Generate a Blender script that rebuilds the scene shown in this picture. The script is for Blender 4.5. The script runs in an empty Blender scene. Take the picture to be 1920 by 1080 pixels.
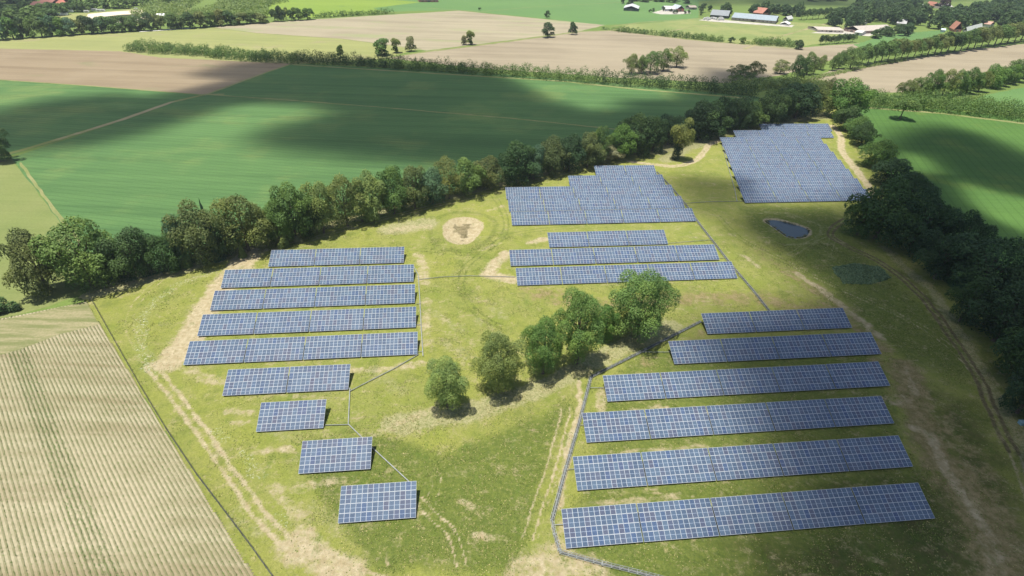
import bpy, bmesh, math, random
import numpy as np
from mathutils import Vector, Matrix
R = math.radians
C = bpy.context.scene
COL = C.collection

# ------------------------------------------------------------------ camera
F_PX, PITCH, ROLL, CAM_H = 1001.13, R(33.637), R(1.722), 92.47
_cp, _sp = math.cos(PITCH), math.sin(PITCH)
FW = np.array([0, _cp, -_sp]); _r = np.array([1, 0, 0.]); _u = np.array([0, _sp, _cp])
RT = math.cos(ROLL)*_r + math.sin(ROLL)*_u
UP = -math.sin(ROLL)*_r + math.cos(ROLL)*_u
CP = np.array([0, 0, CAM_H])
cd = bpy.data.cameras.new('camera'); cam = bpy.data.objects.new('camera', cd); COL.objects.link(cam)
cd.sensor_width = 36; cd.lens = F_PX/1920*36; cd.clip_start = 1; cd.clip_end = 20000
cam.matrix_world = Matrix(((RT[0], UP[0], -FW[0], 0), (RT[1], UP[1], -FW[1], 0), (RT[2], UP[2], -FW[2], CAM_H), (0, 0, 0, 1)))
C.camera = cam

# ------------------------------------------------------------------ light
SUN = np.array([-0.170, -0.0548, 0.985]); SUN /= np.linalg.norm(SUN)      # direction towards the sun
sun_el = math.asin(SUN[2]); sun_az = math.atan2(SUN[0], SUN[1])        # azimuth clockwise from +Y
w = bpy.data.worlds.new('World'); C.world = w; w.use_nodes = True
nt = w.node_tree; nt.nodes.clear()
sky = nt.nodes.new('ShaderNodeTexSky'); sky.sky_type = 'NISHITA'; sky.sun_disc = False
sky.sun_elevation = sun_el; sky.sun_rotation = sun_az; sky.air_density = 1.0; sky.dust_density = 1.5; sky.ozone_density = 1.0
bg = nt.nodes.new('ShaderNodeBackground'); bg.inputs['Strength'].default_value = 0.062
wo = nt.nodes.new('ShaderNodeOutputWorld'); nt.links.new(sky.outputs[0], bg.inputs[0]); nt.links.new(bg.outputs[0], wo.inputs[0])
sl = bpy.data.lights.new('sun', 'SUN'); sl.energy = 3.9; sl.angle = R(0.55); sl.color = (1, .95, .84)
so = bpy.data.objects.new('sun', sl); COL.objects.link(so)
so.rotation_euler = Vector(SUN).to_track_quat('Z', 'Y').to_euler()
C.view_settings.view_transform = 'Standard'; C.view_settings.look = 'None'
C.view_settings.exposure = 0.95; C.view_settings.gamma = 1
C.render.engine = 'CYCLES'
C.cycles.max_bounces = 6; C.cycles.transparent_max_bounces = 16; C.cycles.diffuse_bounces = 2

# ------------------------------------------------------------------ helpers
def U(x, y, z=0.):
    d = (x-960)/F_PX*RT - (y-540)/F_PX*UP + FW
    return CP + d*((z-CAM_H)/d[2])
def P2(P):
    d = np.asarray(P, float)-CP; zc = d@FW
    return 960+F_PX*(d@RT)/zc, 540-F_PX*(d@UP)/zc
def depth(P): return float((np.asarray(P)-CP)@FW)
def UL(pts, z=0.): return [U(x, y, z)[:2] for x, y in pts]
def link(o, parent=None):
    COL.objects.link(o)
    if parent: o.parent = parent
    return o
def tag(o, label=None, cat=None, group=None, kind=None):
    if label: o['label'] = label
    if cat: o['category'] = cat
    if group: o['group'] = group
    if kind: o['kind'] = kind
    return o
def empty(name, loc=(0, 0, 0), rz=0., **k):
    o = bpy.data.objects.new(name, None); o.empty_display_size = .5
    o.location = loc; o.rotation_euler = (0, 0, rz); link(o); return tag(o, **k)
def mesh_np(name, V, F, mats=(), midx=None, uv=None, attrs=None, smooth=False):
    """V (n,3); F (m,3|4) int array"""
    V = np.asarray(V, np.float32); F = np.asarray(F, np.int32)
    me = bpy.data.meshes.new(name); k = F.shape[1]
    me.vertices.add(len(V)); me.vertices.foreach_set('co', V.ravel())
    me.loops.add(F.size); me.loops.foreach_set('vertex_index', F.ravel())
    me.polygons.add(len(F)); me.polygons.foreach_set('loop_start', np.arange(0, F.size, k, dtype=np.int32))
    if midx is not None: me.polygons.foreach_set('material_index', np.asarray(midx, np.int32))
    me.polygons.foreach_set('use_smooth', np.full(len(F), smooth))
    for m in mats: me.materials.append(m)
    if uv is not None:
        l = me.uv_layers.new(name='UVMap'); l.data.foreach_set('uv', np.asarray(uv, np.float32).ravel())
    for n, (dom, a) in (attrs or {}).items():
        at = me.attributes.new(n, 'FLOAT', dom); at.data.foreach_set('value', np.asarray(a, np.float32))
    me.update(); me.validate()
    return me
class MB:
    """collects boxes and bars, links them as one mesh"""
    def __init__(s): s.V = []; s.F = []; s.n = 0
    def add(s, V, F):
        s.V.append(np.asarray(V, float)); s.F.append(np.asarray(F)+s.n); s.n += len(V)
    def box(s, c, d, rz=0., rx=0.):
        x, y, z = [t/2 for t in d]
        V = np.array([[a*x, b*y, e*z] for e in (-1, 1) for a, b in ((-1, -1), (1, -1), (1, 1), (-1, 1))])
        if rx: V = V@np.array([[1, 0, 0], [0, math.cos(rx), -math.sin(rx)], [0, math.sin(rx), math.cos(rx)]]).T
        if rz: V = V@np.array([[math.cos(rz), -math.sin(rz), 0], [math.sin(rz), math.cos(rz), 0], [0, 0, 1]]).T
        s.add(V+np.array(c), [[0, 3, 2, 1], [4, 5, 6, 7], [0, 1, 5, 4], [1, 2, 6, 5], [2, 3, 7, 6], [3, 0, 4, 7]])
        return s
    def bar(s, a, b, w, h=None):
        a = np.array(a, float); b = np.array(b, float); h = h or w
        d = b-a; L = np.linalg.norm(d)
        if L < 1e-6: return s
        d /= L; up = np.array([0, 0, 1.]) if abs(d[2]) < .95 else np.array([1., 0, 0])
        r = np.cross(d, up); r /= np.linalg.norm(r); u = np.cross(r, d)
        V = [p+r*w/2*i+u*h/2*j for p in (a, b) for i, j in ((-1, -1), (1, -1), (1, 1), (-1, 1))]
        s.add(V, [[0, 3, 2, 1], [4, 5, 6, 7], [0, 1, 5, 4], [1, 2, 6, 5], [2, 3, 7, 6], [3, 0, 4, 7]])
        return s
    def mesh(s, name, mat): return mesh_np(name, np.concatenate(s.V), np.concatenate(s.F), [mat])
    def build(s, name, mat, parent=None):
        return link(bpy.data.objects.new(name, s.mesh(name, mat)), parent)

# ------------------------------------------------------------------ material helpers
class N:
    def __init__(s, name):
        s.m = bpy.data.materials.new(name); s.m.use_nodes = True
        s.t = s.m.node_tree; s.t.nodes.clear(); s.out = s.t.nodes.new('ShaderNodeOutputMaterial'); s._pos = None
    def n(s, typ, **k):
        nd = s.t.nodes.new(typ)
        for a, b in k.items(): setattr(nd, a, b)
        return nd
    def l(s, a, b): s.t.links.new(a, b)
    def put(s, sock, v):
        if hasattr(v, 'is_linked') or isinstance(v, bpy.types.NodeSocket): s.l(v, sock)
        else: sock.default_value = v
    def pos(s):
        if s._pos is None: s._pos = s.n('ShaderNodeNewGeometry').outputs['Position']
        return s._pos
    def map(s, scale=(1, 1, 1), rz=0., vec=None):
        m = s.n('ShaderNodeMapping'); s.l(vec if vec is not None else s.pos(), m.inputs[0])
        m.inputs['Rotation'].default_value = (0, 0, rz); m.inputs['Scale'].default_value = scale
        return m.outputs[0]
    def noise(s, scale, detail=4, rough=.6, vec=None, lo=None, hi=None, dist=0.):
        t = s.n('ShaderNodeTexNoise'); s.l(vec if vec is not None else s.pos(), t.inputs['Vector'])
        t.inputs['Scale'].default_value = scale; t.inputs['Detail'].default_value = detail
        t.inputs['Roughness'].default_value = rough; t.inputs['Distortion'].default_value = dist
        o = t.outputs[0]
        return s.ramp(o, lo, hi) if lo is not None else o
    def ramp(s, v, lo, hi, a=0., b=1.):
        m = s.n('ShaderNodeMapRange', interpolation_type='SMOOTHSTEP')
        s.put(m.inputs[0], v); m.inputs[1].default_value = lo; m.inputs[2].default_value = hi
        m.inputs[3].default_value = a; m.inputs[4].default_value = b
        return m.outputs[0]
    def math(s, op, a, b=0., c=0.):
        m = s.n('ShaderNodeMath', operation=op)
        s.put(m.inputs[0], a); s.put(m.inputs[1], b); s.put(m.inputs[2], c)
        return m.outputs[0]
    def mix(s, f, a, b, mode='MIX'):
        m = s.n('ShaderNodeMix', data_type='RGBA', blend_type=mode); m.clamp_factor = True
        s.put(m.inputs[0], f)
        for i, v in ((6, a), (7, b)):
            s.put(m.inputs[i], (*v, 1) if isinstance(v, tuple) and len(v) == 3 else v)
        return m.outputs[2]
    def attr(s, name): return s.n('ShaderNodeAttribute', attribute_name=name).outputs['Fac']
    def bump(s, h, strength=.5, dist=.1):
        b = s.n('ShaderNodeBump'); b.inputs['Strength'].default_value = strength; b.inputs['Distance'].default_value = dist
        s.put(b.inputs['Height'], h); return b.outputs[0]
    def bsdf(s, col, rough=.9, spec=.2, metal=0., normal=None, **k):
        p = s.n('ShaderNodeBsdfPrincipled')
        s.put(p.inputs['Base Color'], (*col, 1) if isinstance(col, tuple) and len(col) == 3 else col)
        s.put(p.inputs['Roughness'], rough); p.inputs['Specular IOR Level'].default_value = spec; s.put(p.inputs['Metallic'], metal)
        if normal is not None: s.l(normal, p.inputs['Normal'])
        for a, b in k.items(): s.put(p.inputs[a], b)
        s.l(p.outputs[0], s.out.inputs[0]); return s.m
def plain(name, col, rough=.7, metal=0., spec=.3, var=.12, vs=.6):
    n = N(name); f = n.noise(vs, 3, .6, lo=.3, hi=.7)
    return n.bsdf(n.mix(f, tuple(c*(1-var) for c in col), tuple(min(1, c*(1+var)) for c in col)), rough, spec, metal)

def crop_mat(name, c1, c2, c3=None, ang=0., stripe=.35, big=.012, tram=0., k3=(.55, .75)):
    """growing crop or mown grass: broad patches, drilling streaks along ang, fine mottling"""
    n = N(name)
    a = n.noise(big, 5, .6, lo=.35, hi=.65)
    st = n.noise(1.0, 3, .6, vec=n.map((.012, .6, 1), ang), lo=.3, hi=.7)
    st2 = n.noise(1.0, 2, .6, vec=n.map((.004, .13, 1), ang), lo=.3, hi=.7)
    fine = n.noise(1.3, 6, .75, lo=.25, hi=.75)
    c = n.mix(a, c1, c2)
    if c3: c = n.mix(n.noise(big*2.3, 4, .6, lo=k3[0], hi=k3[1]), c, c3)
    c = n.mix(n.math('MULTIPLY', st, stripe), c, tuple(v*.72 for v in c1))
    c = n.mix(n.math('MULTIPLY', st2, stripe), c, tuple(v*1.22 for v in c2))
    c = n.mix(n.math('MULTIPLY', fine, .45), c, tuple(v*.6 for v in c1))
    if tram:
        wv = n.n('ShaderNodeTexWave', bands_direction='Y'); n.l(n.map((1, 1, 1), ang), wv.inputs[0])
        wv.inputs['Scale'].default_value = tram; wv.inputs['Distortion'].default_value = .4; wv.inputs['Detail'].default_value = 2
        c = n.mix(n.math('MULTIPLY', n.ramp(wv.outputs[1], .86, 1.), .35), c, tuple(v*.55 for v in c1))
    return n.bsdf(c, .95, .1, normal=n.bump(n.noise(2.5, 5, .7), .6, .25))
def soil_mat(name, c1, c2, ang, grn=None, k=(.5, .7)):
    n = N(name)
    a = n.noise(.01, 5, .6, lo=.35, hi=.65)
    st = n.noise(1., 4, .65, vec=n.map((.01, .30, 1), ang), lo=.3, hi=.7)
    st2 = n.noise(1., 3, .6, vec=n.map((.005, .07, 1), ang), lo=.35, hi=.65)
    c = n.mix(a, c1, c2)
    c = n.mix(n.math('MULTIPLY', st, .4), c, tuple(v*.78 for v in c1))
    c = n.mix(n.math('MULTIPLY', st2, .5), c, tuple(v*1.15 for v in c2))
    if grn: c = n.mix(n.noise(.014, 5, .6, vec=n.map((1, 2.2, 1), ang), lo=k[0], hi=k[1]), c, grn)
    c = n.mix(n.math('MULTIPLY', n.noise(1.6, 5, .75, lo=.3, hi=.7), .3), c, tuple(v*.7 for v in c1))
    return n.bsdf(c, .95, .1, normal=n.bump(n.noise(1.8, 5, .7), .5, .2))

# ------------------------------------------------------------------ flat field sheets
def jitter(poly, step=6., amp=.6, seed=0):
    rng = random.Random(seed); out = []
    for i in range(len(poly)):
        a = np.array(poly[i], float); b = np.array(poly[(i+1) % len(poly)], float)
        L = np.linalg.norm(b-a); k = max(1, min(120, int(L/step)))
        nrm = np.array([-(b-a)[1], (b-a)[0]])/max(L, 1e-6)
        for j in range(k):
            out.append(a+(b-a)*j/k+(nrm*rng.uniform(-amp, amp) if j else 0))
    return out
def sheet(name, pts_px, mat, z, amp=.5, seed=1, world=None):
    poly = world if world is not None else UL(pts_px)
    poly = jitter(poly, 6, amp, seed)
    bm = bmesh.new(); vs = [bm.verts.new((p[0], p[1], z)) for p in poly]
    f = bm.faces.new(vs); bmesh.ops.triangulate(bm, faces=[f])
    for f in bm.faces:
        if f.normal.z < 0: f.normal_flip()
    me = bpy.data.meshes.new(name); bm.to_mesh(me); bm.free(); me.materials.append(mat)
    o = link(bpy.data.objects.new(name, me)); o['kind'] = 'structure'; return o
def ribbon(name, pts_px, width, mat, z, amp=.3, seed=3):
    p = [np.array(q) for q in UL(pts_px)]
    q = []
    for i in range(len(p)-1):
        k = max(1, int(np.linalg.norm(p[i+1]-p[i])/5))
        q += [p[i]+(p[i+1]-p[i])*j/k for j in range(k)]
    q.append(p[-1]); q = np.array(q); rng = np.random.default_rng(seed)
    t = np.gradient(q, axis=0); t /= np.linalg.norm(t, axis=1)[:, None]; nn = np.stack([-t[:, 1], t[:, 0]], 1)
    wl = width/2+rng.uniform(-amp, amp, len(q)); wr = width/2+rng.uniform(-amp, amp, len(q))
    V = np.zeros((2*len(q), 3)); V[0::2, :2] = q+nn*wl[:, None]; V[1::2, :2] = q-nn*wr[:, None]; V[:, 2] = z
    F = [[2*i+1, 2*i+3, 2*i+2, 2*i] for i in range(len(q)-1)]
    o = link(bpy.data.objects.new(name, mesh_np(name, V, F, [mat]))); o['kind'] = 'structure'; return o

POND = [(1432, 413), (1455, 411), (1480, 418), (1505, 424), (1518, 431), (1514, 441), (1500, 446), (1478, 445), (1463, 434), (1447, 422)]
PIT = [(838, 420), (850, 411), (878, 409), (903, 417), (901, 430), (890, 443), (880, 455), (856, 457), (840, 448), (834, 434)]
def seg_dist(X, Y, poly, closed=False):
    d = np.full(X.shape, 1e9)
    m = len(poly) if closed else len(poly)-1
    for i in range(m):
        a = poly[i]; b = poly[(i+1) % len(poly)]
        ab = np.array([b[0]-a[0], b[1]-a[1]]); L2 = (ab@ab)+1e-9
        t = np.clip(((X-a[0])*ab[0]+(Y-a[1])*ab[1])/L2, 0, 1)
        d = np.minimum(d, np.hypot(X-a[0]-t*ab[0], Y-a[1]-t*ab[1]))
    return d
def inside(X, Y, poly):
    r = np.zeros(X.shape, bool); n = len(poly); j = n-1
    for i in range(n):
        xi, yi = poly[i]; xj, yj = poly[j]
        if yi != yj: r ^= ((yi > Y) != (yj > Y)) & (X < (xj-xi)*(Y-yi)/(yj-yi)+xi)
        j = i
    return r
def sdf(X, Y, poly): return np.where(inside(X, Y, poly), 1, -1)*seg_dist(X, Y, poly, True)   # positive inside
def sstep(v, a, b):
    t = np.clip((v-a)/(b-a), 0, 1); return t*t*(3-2*t)
_rg = np.random.default_rng(5); _tab = _rg.random((256, 256))
def vnoise(X, Y, s):
    x = X/s; y = Y/s; i = np.floor(x).astype(int); j = np.floor(y).astype(int); fx = x-i; fy = y-j
    fx = fx*fx*(3-2*fx); fy = fy*fy*(3-2*fy); T = lambda a, b: _tab[a & 255, b & 255]
    return (T(i, j)*(1-fx)+T(i+1, j)*fx)*(1-fy)+(T(i, j+1)*(1-fx)+T(i+1, j+1)*fx)*fy
def fbm(X, Y, s, o=4):
    r = 0; a = 1; t = 0
    for k in range(o): r = r+a*vnoise(X+17.3*k, Y-9.1*k, s/2**k); t += a; a *= .55
    return r/t

def chaikin(p, k=2):
    for _ in range(k):
        q = []
        for i in range(len(p)):
            a = np.array(p[i]); b = np.array(p[(i+1) % len(p)]); q += [tuple(a*.75+b*.25), tuple(a*.25+b*.75)]
        p = q
    return p
pond_w = chaikin(UL(POND)); pit_w = chaikin(UL(PIT))
# base ground: one sheet to the horizon, fine near the ponds where it dips
g1 = np.concatenate([[-3500, -2200, -1500, -800, -400, -200], np.arange(-150, 260, 5.), [300, 500, 900, 1600, 2500, 3800]])
g2 = np.concatenate([[-900, -400, -100], np.arange(0, 330, 5.), [400, 600, 900, 1500, 2500, 4500]])
GX, GY = np.meshgrid(g1, g2, indexing='ij'); GZ = np.zeros_like(GX)
for pw in (pond_w, pit_w): GZ -= 2.2*sstep(sdf(GX, GY, pw), -14, -6)
ni, nj = GX.shape; idx = np.arange(ni*nj).reshape(ni, nj)
Fg = np.stack([idx[:-1, :-1], idx[1:, :-1], idx[1:, 1:], idx[:-1, 1:]], -1).reshape(-1, 4)
grass_far = crop_mat('pasture_grass', (.115, .17, .045), (.15, .21, .055), (.19, .20, .08), .3, .3, .006)
o = link(bpy.data.objects.new('ground', mesh_np('ground', np.stack([GX, GY, GZ], -1).reshape(-1, 3), Fg, [grass_far]))); o['kind'] = 'structure'

A1 = math.atan2(*(U(1210, 248)-U(385, 178))[[1, 0]])       # drilling direction of the big green field
M_crop = crop_mat('green_cereal', (.066, .138, .050), (.096, .182, .062), (.170, .230, .075), -A1, .55, .009, .10, (.48, .66))
M_crop2 = crop_mat('green_cereal_right', (.068, .142, .036), (.092, .176, .042), (.16, .215, .048), -math.atan2(*(U(1915, 520)-U(1690, 222))[[1, 0]]), .30, .010, .08)
M_grassF = crop_mat('far_green_field', (.10, .19, .065), (.12, .215, .07), None, .25, .25, .005)
M_lime = crop_mat('lime_green_field', (.17, .25, .045), (.20, .28, .05), (.12, .2, .06), .2, .25, .01)
M_padd = crop_mat('paddock_grass', (.17, .22, .075), (.26, .27, .11), (.13, .2, .06), .3, .2, .02)
M_hay = crop_mat('dry_meadow', (.22, .24, .095), (.27, .28, .11), (.29, .25, .155), -.02, .35, .012)
M_left = crop_mat('left_pasture', (.15, .19, .06), (.20, .22, .085), (.10, .16, .05), 1., .25, .018)
M_soil1 = soil_mat('bare_soil_left', (.20, .155, .10), (.26, .21, .14), -math.atan2(*(U(385, 178)-U(0, 148))[[1, 0]]), (.13, .17, .07), (.6, .78))
M_soil2 = soil_mat('pale_soil', (.245, .215, .15), (.305, .27, .19), .25, (.24, .27, .13), (.5, .75))
M_soil3 = soil_mat('seedbed_soil', (.225, .19, .135), (.29, .25, .178), -.12)
M_soil4 = soil_mat('seedbed_soil_right', (.225, .19, .132), (.285, .245, .175), .35)
M_pathG = soil_mat('grassy_dirt', (.25, .22, .12), (.31, .27, .16), .3, (.16, .19, .06), (.42, .6))
M_margin = crop_mat('field_margin', (.17, .20, .07), (.26, .25, .12), (.1, .14, .04), .4, .2, .08)

# (name, pixels of the outline in the photograph, material, height)
sheet('field', [(-260, 168), (0, 149), (345, 175), (385, 179), (30, 288), (-300, 385)], M_crop, .004, .4, 11)
sheet('field', [(20, 296), (200, 236), (385, 179), (548, 119), (640, 124), (900, 136), (1200, 160), (1425, 182), (1405, 232), (1210, 300), (950, 362), (900, 372), (640, 440), (340, 520), (210, 530), (135, 455), (90, 385)], M_crop, .008, .4, 12)
sheet('field', [(-300, 385), (20, 296), (90, 385), (135, 455), (150, 552), (90, 575), (-150, 640)], M_left, .012, .4, 13)
sheet('field', [(-260, 98), (0, 91), (225, 94), (300, 108), (548, 119), (385, 179), (345, 175), (0, 149), (-260, 168)], M_soil1, .016, .5, 14)
sheet('field', [(-260, 85), (0, 74), (375, 54), (420, 50), (480, 61), (640, 72), (790, 91), (715, 110), (560, 120), (300, 108), (225, 96), (0, 91), (-260, 98)], M_hay, .020, .6, 15)
sheet('field', [(400, 51), (520, 41), (640, 33), (860, 20), (1000, 34), (1135, 47), (1090, 58), (960, 75), (800, 95), (640, 73), (480, 62)], M_soil2, .024, .8, 16)
sheet('field', [(715, 108), (800, 98), (960, 78), (1100, 58), (1145, 57), (1280, 73), (1490, 90), (1625, 80), (1560, 112), (1470, 140), (1360, 156), (1150, 145), (900, 128)], M_soil3, .028, .8, 17)
sheet('field', [(1480, 160), (1560, 132), (1700, 112), (1830, 92), (1990, 75), (1990, 118), (1880, 130), (1720, 172), (1600, 175)], M_soil4, .032, .8, 18)
sheet('field', [(590, 28), (720, 22), (860, 19), (1000, 33), (1135, 47), (1310, 36), (1310, 2), (1500, -10), (900, -12), (700, -3), (780, 5), (700, 15)], M_grassF, .020, 1, 19)
sheet('field', [(430, 5), (560, -6), (700, -3), (790, 4), (700, 15), (720, 23), (590, 33), (480, 30)], M_lime, .024, 1, 20)
sheet('field', [(1145, 56), (1180, 46), (1320, 34), (1560, 45), (1640, 40), (1560, 78), (1490, 89), (1280, 72)], M_padd, .036, 1, 21)
sheet('field', [(1600, 84), (1660, 66), (1780, 55), (1740, 78), (1620, 92)], M_grassF, .040, 1, 22)
sheet('field', [(1575, 195), (1760, 205), (2050, 232), (2300, 420), (2300, 900), (2000, 820), (1700, 430), (1640, 330), (1600, 240)], M_crop2, .040, .5, 23)
sheet('field', [(1780, 205), (1850, 178), (1990, 150), (2100, 175), (2060, 215)], M_grassF, .044, .6, 24)
ribbon('path', [(-60, 305), (0, 292), (40, 282), (130, 255), (230, 224), (320, 192), (385, 177), (420, 177)], 3.2, M_pathG, .048)
ribbon('path', [(38, 305), (70, 350), (110, 405), (150, 455)], 1.2, M_margin, .052)
ribbon('path', [(385, 177), (520, 186), (700, 200), (960, 222), (1150, 242), (1230, 250)], 1.5, M_margin, .052, .5)
ribbon('path', [(385, 178), (470, 146), (552, 118)], 2.0, M_margin, .056)
ribbon('path', [(-10, 149), (180, 162), (345, 175), (385, 178)], 1.6, M_margin, .056)
ribbon('path', [(548, 121), (640, 127), (900, 143), (1050, 152), (1200, 168), (1400, 184)], 3, M_margin, .060)
ribbon('path', [(700, 112), (800, 97), (960, 77), (1090, 59), (1145, 57), (1290, 74), (1490, 92)], 4, M_margin, .060)
ribbon('path', [(790, 92), (640, 73), (480, 62), (400, 52)], 2, M_margin, .060)
ribbon('path', [(1600, 200), (1760, 212), (1930, 233)], 4, M_margin, .064)
ribbon('path', [(1145, 50), (1200, 42), (1330, 33)], 3, M_margin, .064)
ribbon('path', [(1395, 92), (1450, 72), (1500, 58), (1560, 42)], 4, M_pathG, .064)
ribbon('path', [(1250, 60), (1300, 50), (1330, 47)], 2.5, M_pathG, .064)
ribbon('path', [(800, 15), (900, 22), (1000, 13), (1300, -2)], 2, M_margin, .064)

M_yard = plain('yard_concrete', (.38, .36, .32), .9, 0, .2, .2, .15)
sheet('pavement', [(1222, 24), (1240, 19), (1290, 21), (1296, 25), (1270, 27), (1240, 27)], M_yard, .068, .6, 51)
sheet('pavement', [(1310, 38), (1330, 34), (1372, 39), (1458, 46), (1490, 47), (1484, 51), (1400, 45), (1340, 41)], M_yard, .068, .6, 52)
sheet('pavement', [(1520, 62), (1560, 55), (1640, 56), (1662, 58), (1630, 68), (1580, 64)], M_yard, .068, .6, 53)
# ------------------------------------------------------------------ park meadow (painted by world-space strokes)
PARK = [(150, 556), (330, 508), (480, 458), (640, 412), (800, 374), (940, 343), (1120, 296), (1290, 255), (1440, 222), (1560, 198), (1600, 240), (1660, 330), (1640, 400), (1700, 470), (1830, 590), (1960, 800), (2050, 1120), (1500, 1300), (700, 1250), (505, 1110), (165, 562)]
pk = np.array(UL(PARK)); x0, x1, y0, y1 = pk[:, 0].min(), pk[:, 0].max(), 24, pk[:, 1].max()
ST = .5
xs = np.arange(x0, x1, ST); ys = np.arange(y0, y1, ST)
X, Y = np.meshgrid(xs, ys, indexing='ij')
A = {k: np.zeros(X.shape, np.float32) for k in ('bare', 'straw', 'lush', 'mud', 'flower', 'dirt', 'dark_ground')}
XW = X+3.0*(fbm(X, Y, 9, 4)-.5)+1.2*(fbm(X+70, Y, 2.2, 2)-.5); YW = Y+3.0*(fbm(X+300, Y+90, 9, 4)-.5)+1.2*(fbm(X, Y+70, 2.2, 2)-.5)
XT = X+.9*(fbm(X, Y, 5, 3)-.5); YT = Y+.9*(fbm(X+30, Y+90, 5, 3)-.5)
def stroke(att, pts, width, s=1., world=False, soft=.75):
    p = pts if world else UL(pts); p = np.array(p)
    m = width+4
    a, b = np.searchsorted(xs, [p[:, 0].min()-m, p[:, 0].max()+m]); c, d = np.searchsorted(ys, [p[:, 1].min()-m, p[:, 1].max()+m])
    if b <= a or d <= c: return
    D = seg_dist((XT if world else XW)[a:b, c:d], (YT if world else YW)[a:b, c:d], p)
    v = s*(1-sstep(D, max(0, width/2*(1-soft)), width/2*(1+soft)))
    A[att][a:b, c:d] = np.maximum(A[att][a:b, c:d], v)
def track(att, pts, gap=1.9, wd=.75, s=1., mid=.25):
    p = np.array(UL(pts)); q = []
    for i in range(len(p)-1):                         # Catmull-Rom smoothing
        a = p[max(i-1, 0)]; b = p[i]; c = p[i+1]; d = p[min(i+2, len(p)-1)]
        for t in np.linspace(0, 1, 6)[:-1]:
            q.append(.5*((2*b)+(-a+c)*t+(2*a-5*b+4*c-d)*t*t+(-a+3*b-3*c+d)*t**3))
    q.append(p[-1]); q = np.array(q); t = np.gradient(q, axis=0); t /= np.linalg.norm(t, axis=1)[:, None]+1e-9
    nn = np.stack([-t[:, 1], t[:, 0]], 1)
    for sg in (-1, 1): stroke(att, q+nn*sg*gap/2, wd, s, True)
    if mid: stroke(att, q, gap+wd+1, s*mid, True)
def area(att, pts, soft=6., s=1.):
    A[att] = np.maximum(A[att], s*sstep(sdf(XW, YW, UL(pts)), -soft/2, soft/2))
# dry strip along the tree belt and the light tall grass by the oaks
stroke('straw', [(150, 560), (330, 512), (480, 462), (640, 416), (800, 378), (940, 347), (1120, 299), (1230, 277)], 5, .95)
stroke('straw', [(1230, 285), (1290, 265), (1330, 255), (1440, 230), (1560, 215)], 11, .9)
stroke('straw', [(1250, 300), (1290, 275), (1320, 268)], 9, .9)
stroke('straw', [(1460, 222), (1550, 218)], 14, .8)
stroke('straw', [(740, 792), (860, 778), (960, 748), (1050, 715), (1140, 668), (1260, 612)], 6.5, 1.)
stroke('straw', [(760, 800), (820, 785)], 6, 1.); stroke('straw', [(960, 640), (900, 600), (1000, 690)], 3, .45)
stroke('straw', [(1410, 400), (1480, 400), (1540, 425), (1530, 455), (1470, 460)], 2, .5)
stroke('straw', [(1600, 300), (1660, 400)], 3, .6)
stroke('straw', [(1660, 465), (1760, 560), (1830, 680), (1900, 790), (1960, 900)], 4.5, .75)
stroke('straw', [(730, 432), (800, 420)], 9, 1.); stroke('bare', [(735, 432), (800, 426)], 6, .55)
for q in ((500, 790), (590, 960), (450, 960), (700, 700), (560, 700), (830, 640), (900, 560), (820, 590)): stroke('straw', [q, (q[0]+50, q[1]+30)], 5, .5)
# bare soil
stroke('bare', [(470, 478), (432, 520), (404, 558), (378, 590), (352, 640), (325, 676)], 9, .95)
stroke('bare', [(400, 560), (370, 600), (345, 650)], 4, 1.)
stroke('bare', [(470, 474), (520, 468)], 2.5, .6)
stroke('bare', [(340, 690), (420, 718)], 3.5, .6); stroke('bare', [(430, 770), (475, 775)], 2.6, .65); stroke('bare', [(440, 795), (470, 790)], 2, .5)
stroke('bare', [(480, 850), (540, 845)], 2.5, .6); stroke('bare', [(520, 910), (560, 960), (600, 1010)], 3, .55); stroke('bare', [(560, 915), (640, 900)], 3, .5)
stroke('bare', [(560, 1020), (600, 1050), (660, 1080)], 7, .75)
stroke('bare', [(660, 693), (740, 690), (790, 680)], 3, .6); stroke('bare', [(520, 735), (640, 745)], 2, .45)
stroke('bare', [(785, 480), (800, 530)], 4, .62); stroke('bare', [(798, 560), (800, 640)], 5, .48); stroke('bare', [(830, 600), (870, 680)], 5, .4)
stroke('bare', [(950, 478), (925, 500), (915, 515), (965, 525)], 5, .85); stroke('bare', [(995, 455), (1022, 448)], 4, .75)
stroke('bare', [(905, 470), (935, 455)], 2.5, .5); stroke('bare', [(915, 395), (945, 385)], 3, .5)
stroke('bare', [(1500, 515), (1560, 560), (1610, 600), (1655, 635)], 3.6, .62); stroke('dirt', [(1480, 510), (1560, 565), (1650, 650)], 8, .6)
stroke('bare', [(1300, 445), (1370, 440)], 3, .4); stroke('bare', [(1390, 480), (1420, 500)], 3, .6)
stroke('bare', [(1700, 690), (1715, 740)], 3, .5); stroke('bare', [(1712, 800), (1750, 815), (1765, 870), (1785, 910), (1830, 970)], 3, .62); stroke('bare', [(1830, 970), (1850, 1020), (1870, 1090)], 4, .5); stroke('dirt', [(1700, 690), (1730, 800), (1790, 900), (1850, 1000), (1880, 1090)], 9, .9)
stroke('dirt', [(1790, 900), (1850, 960), (1870, 1050)], 13, .8); stroke('bare', [(1690, 745), (1640, 750)], 4, .5)
stroke('bare', [(860, 940), (880, 945)], 2, .7); stroke('bare', [(900, 1000), (925, 1005)], 2.4, .7); stroke('bare', [(725, 1048), (728, 1052)], 1.2, .7)
stroke('bare', [(980, 1070), (1060, 1050), (1120, 1080)], 7, .65); stroke('bare', [(1090, 720), (1075, 800), (1040, 950)], 1.8, .75)
for q in ((1130, 735), (1110, 870), (1055, 985)): stroke('bare', [q, (q[0]-12, q[1]+45)], 3.5, .6)
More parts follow.
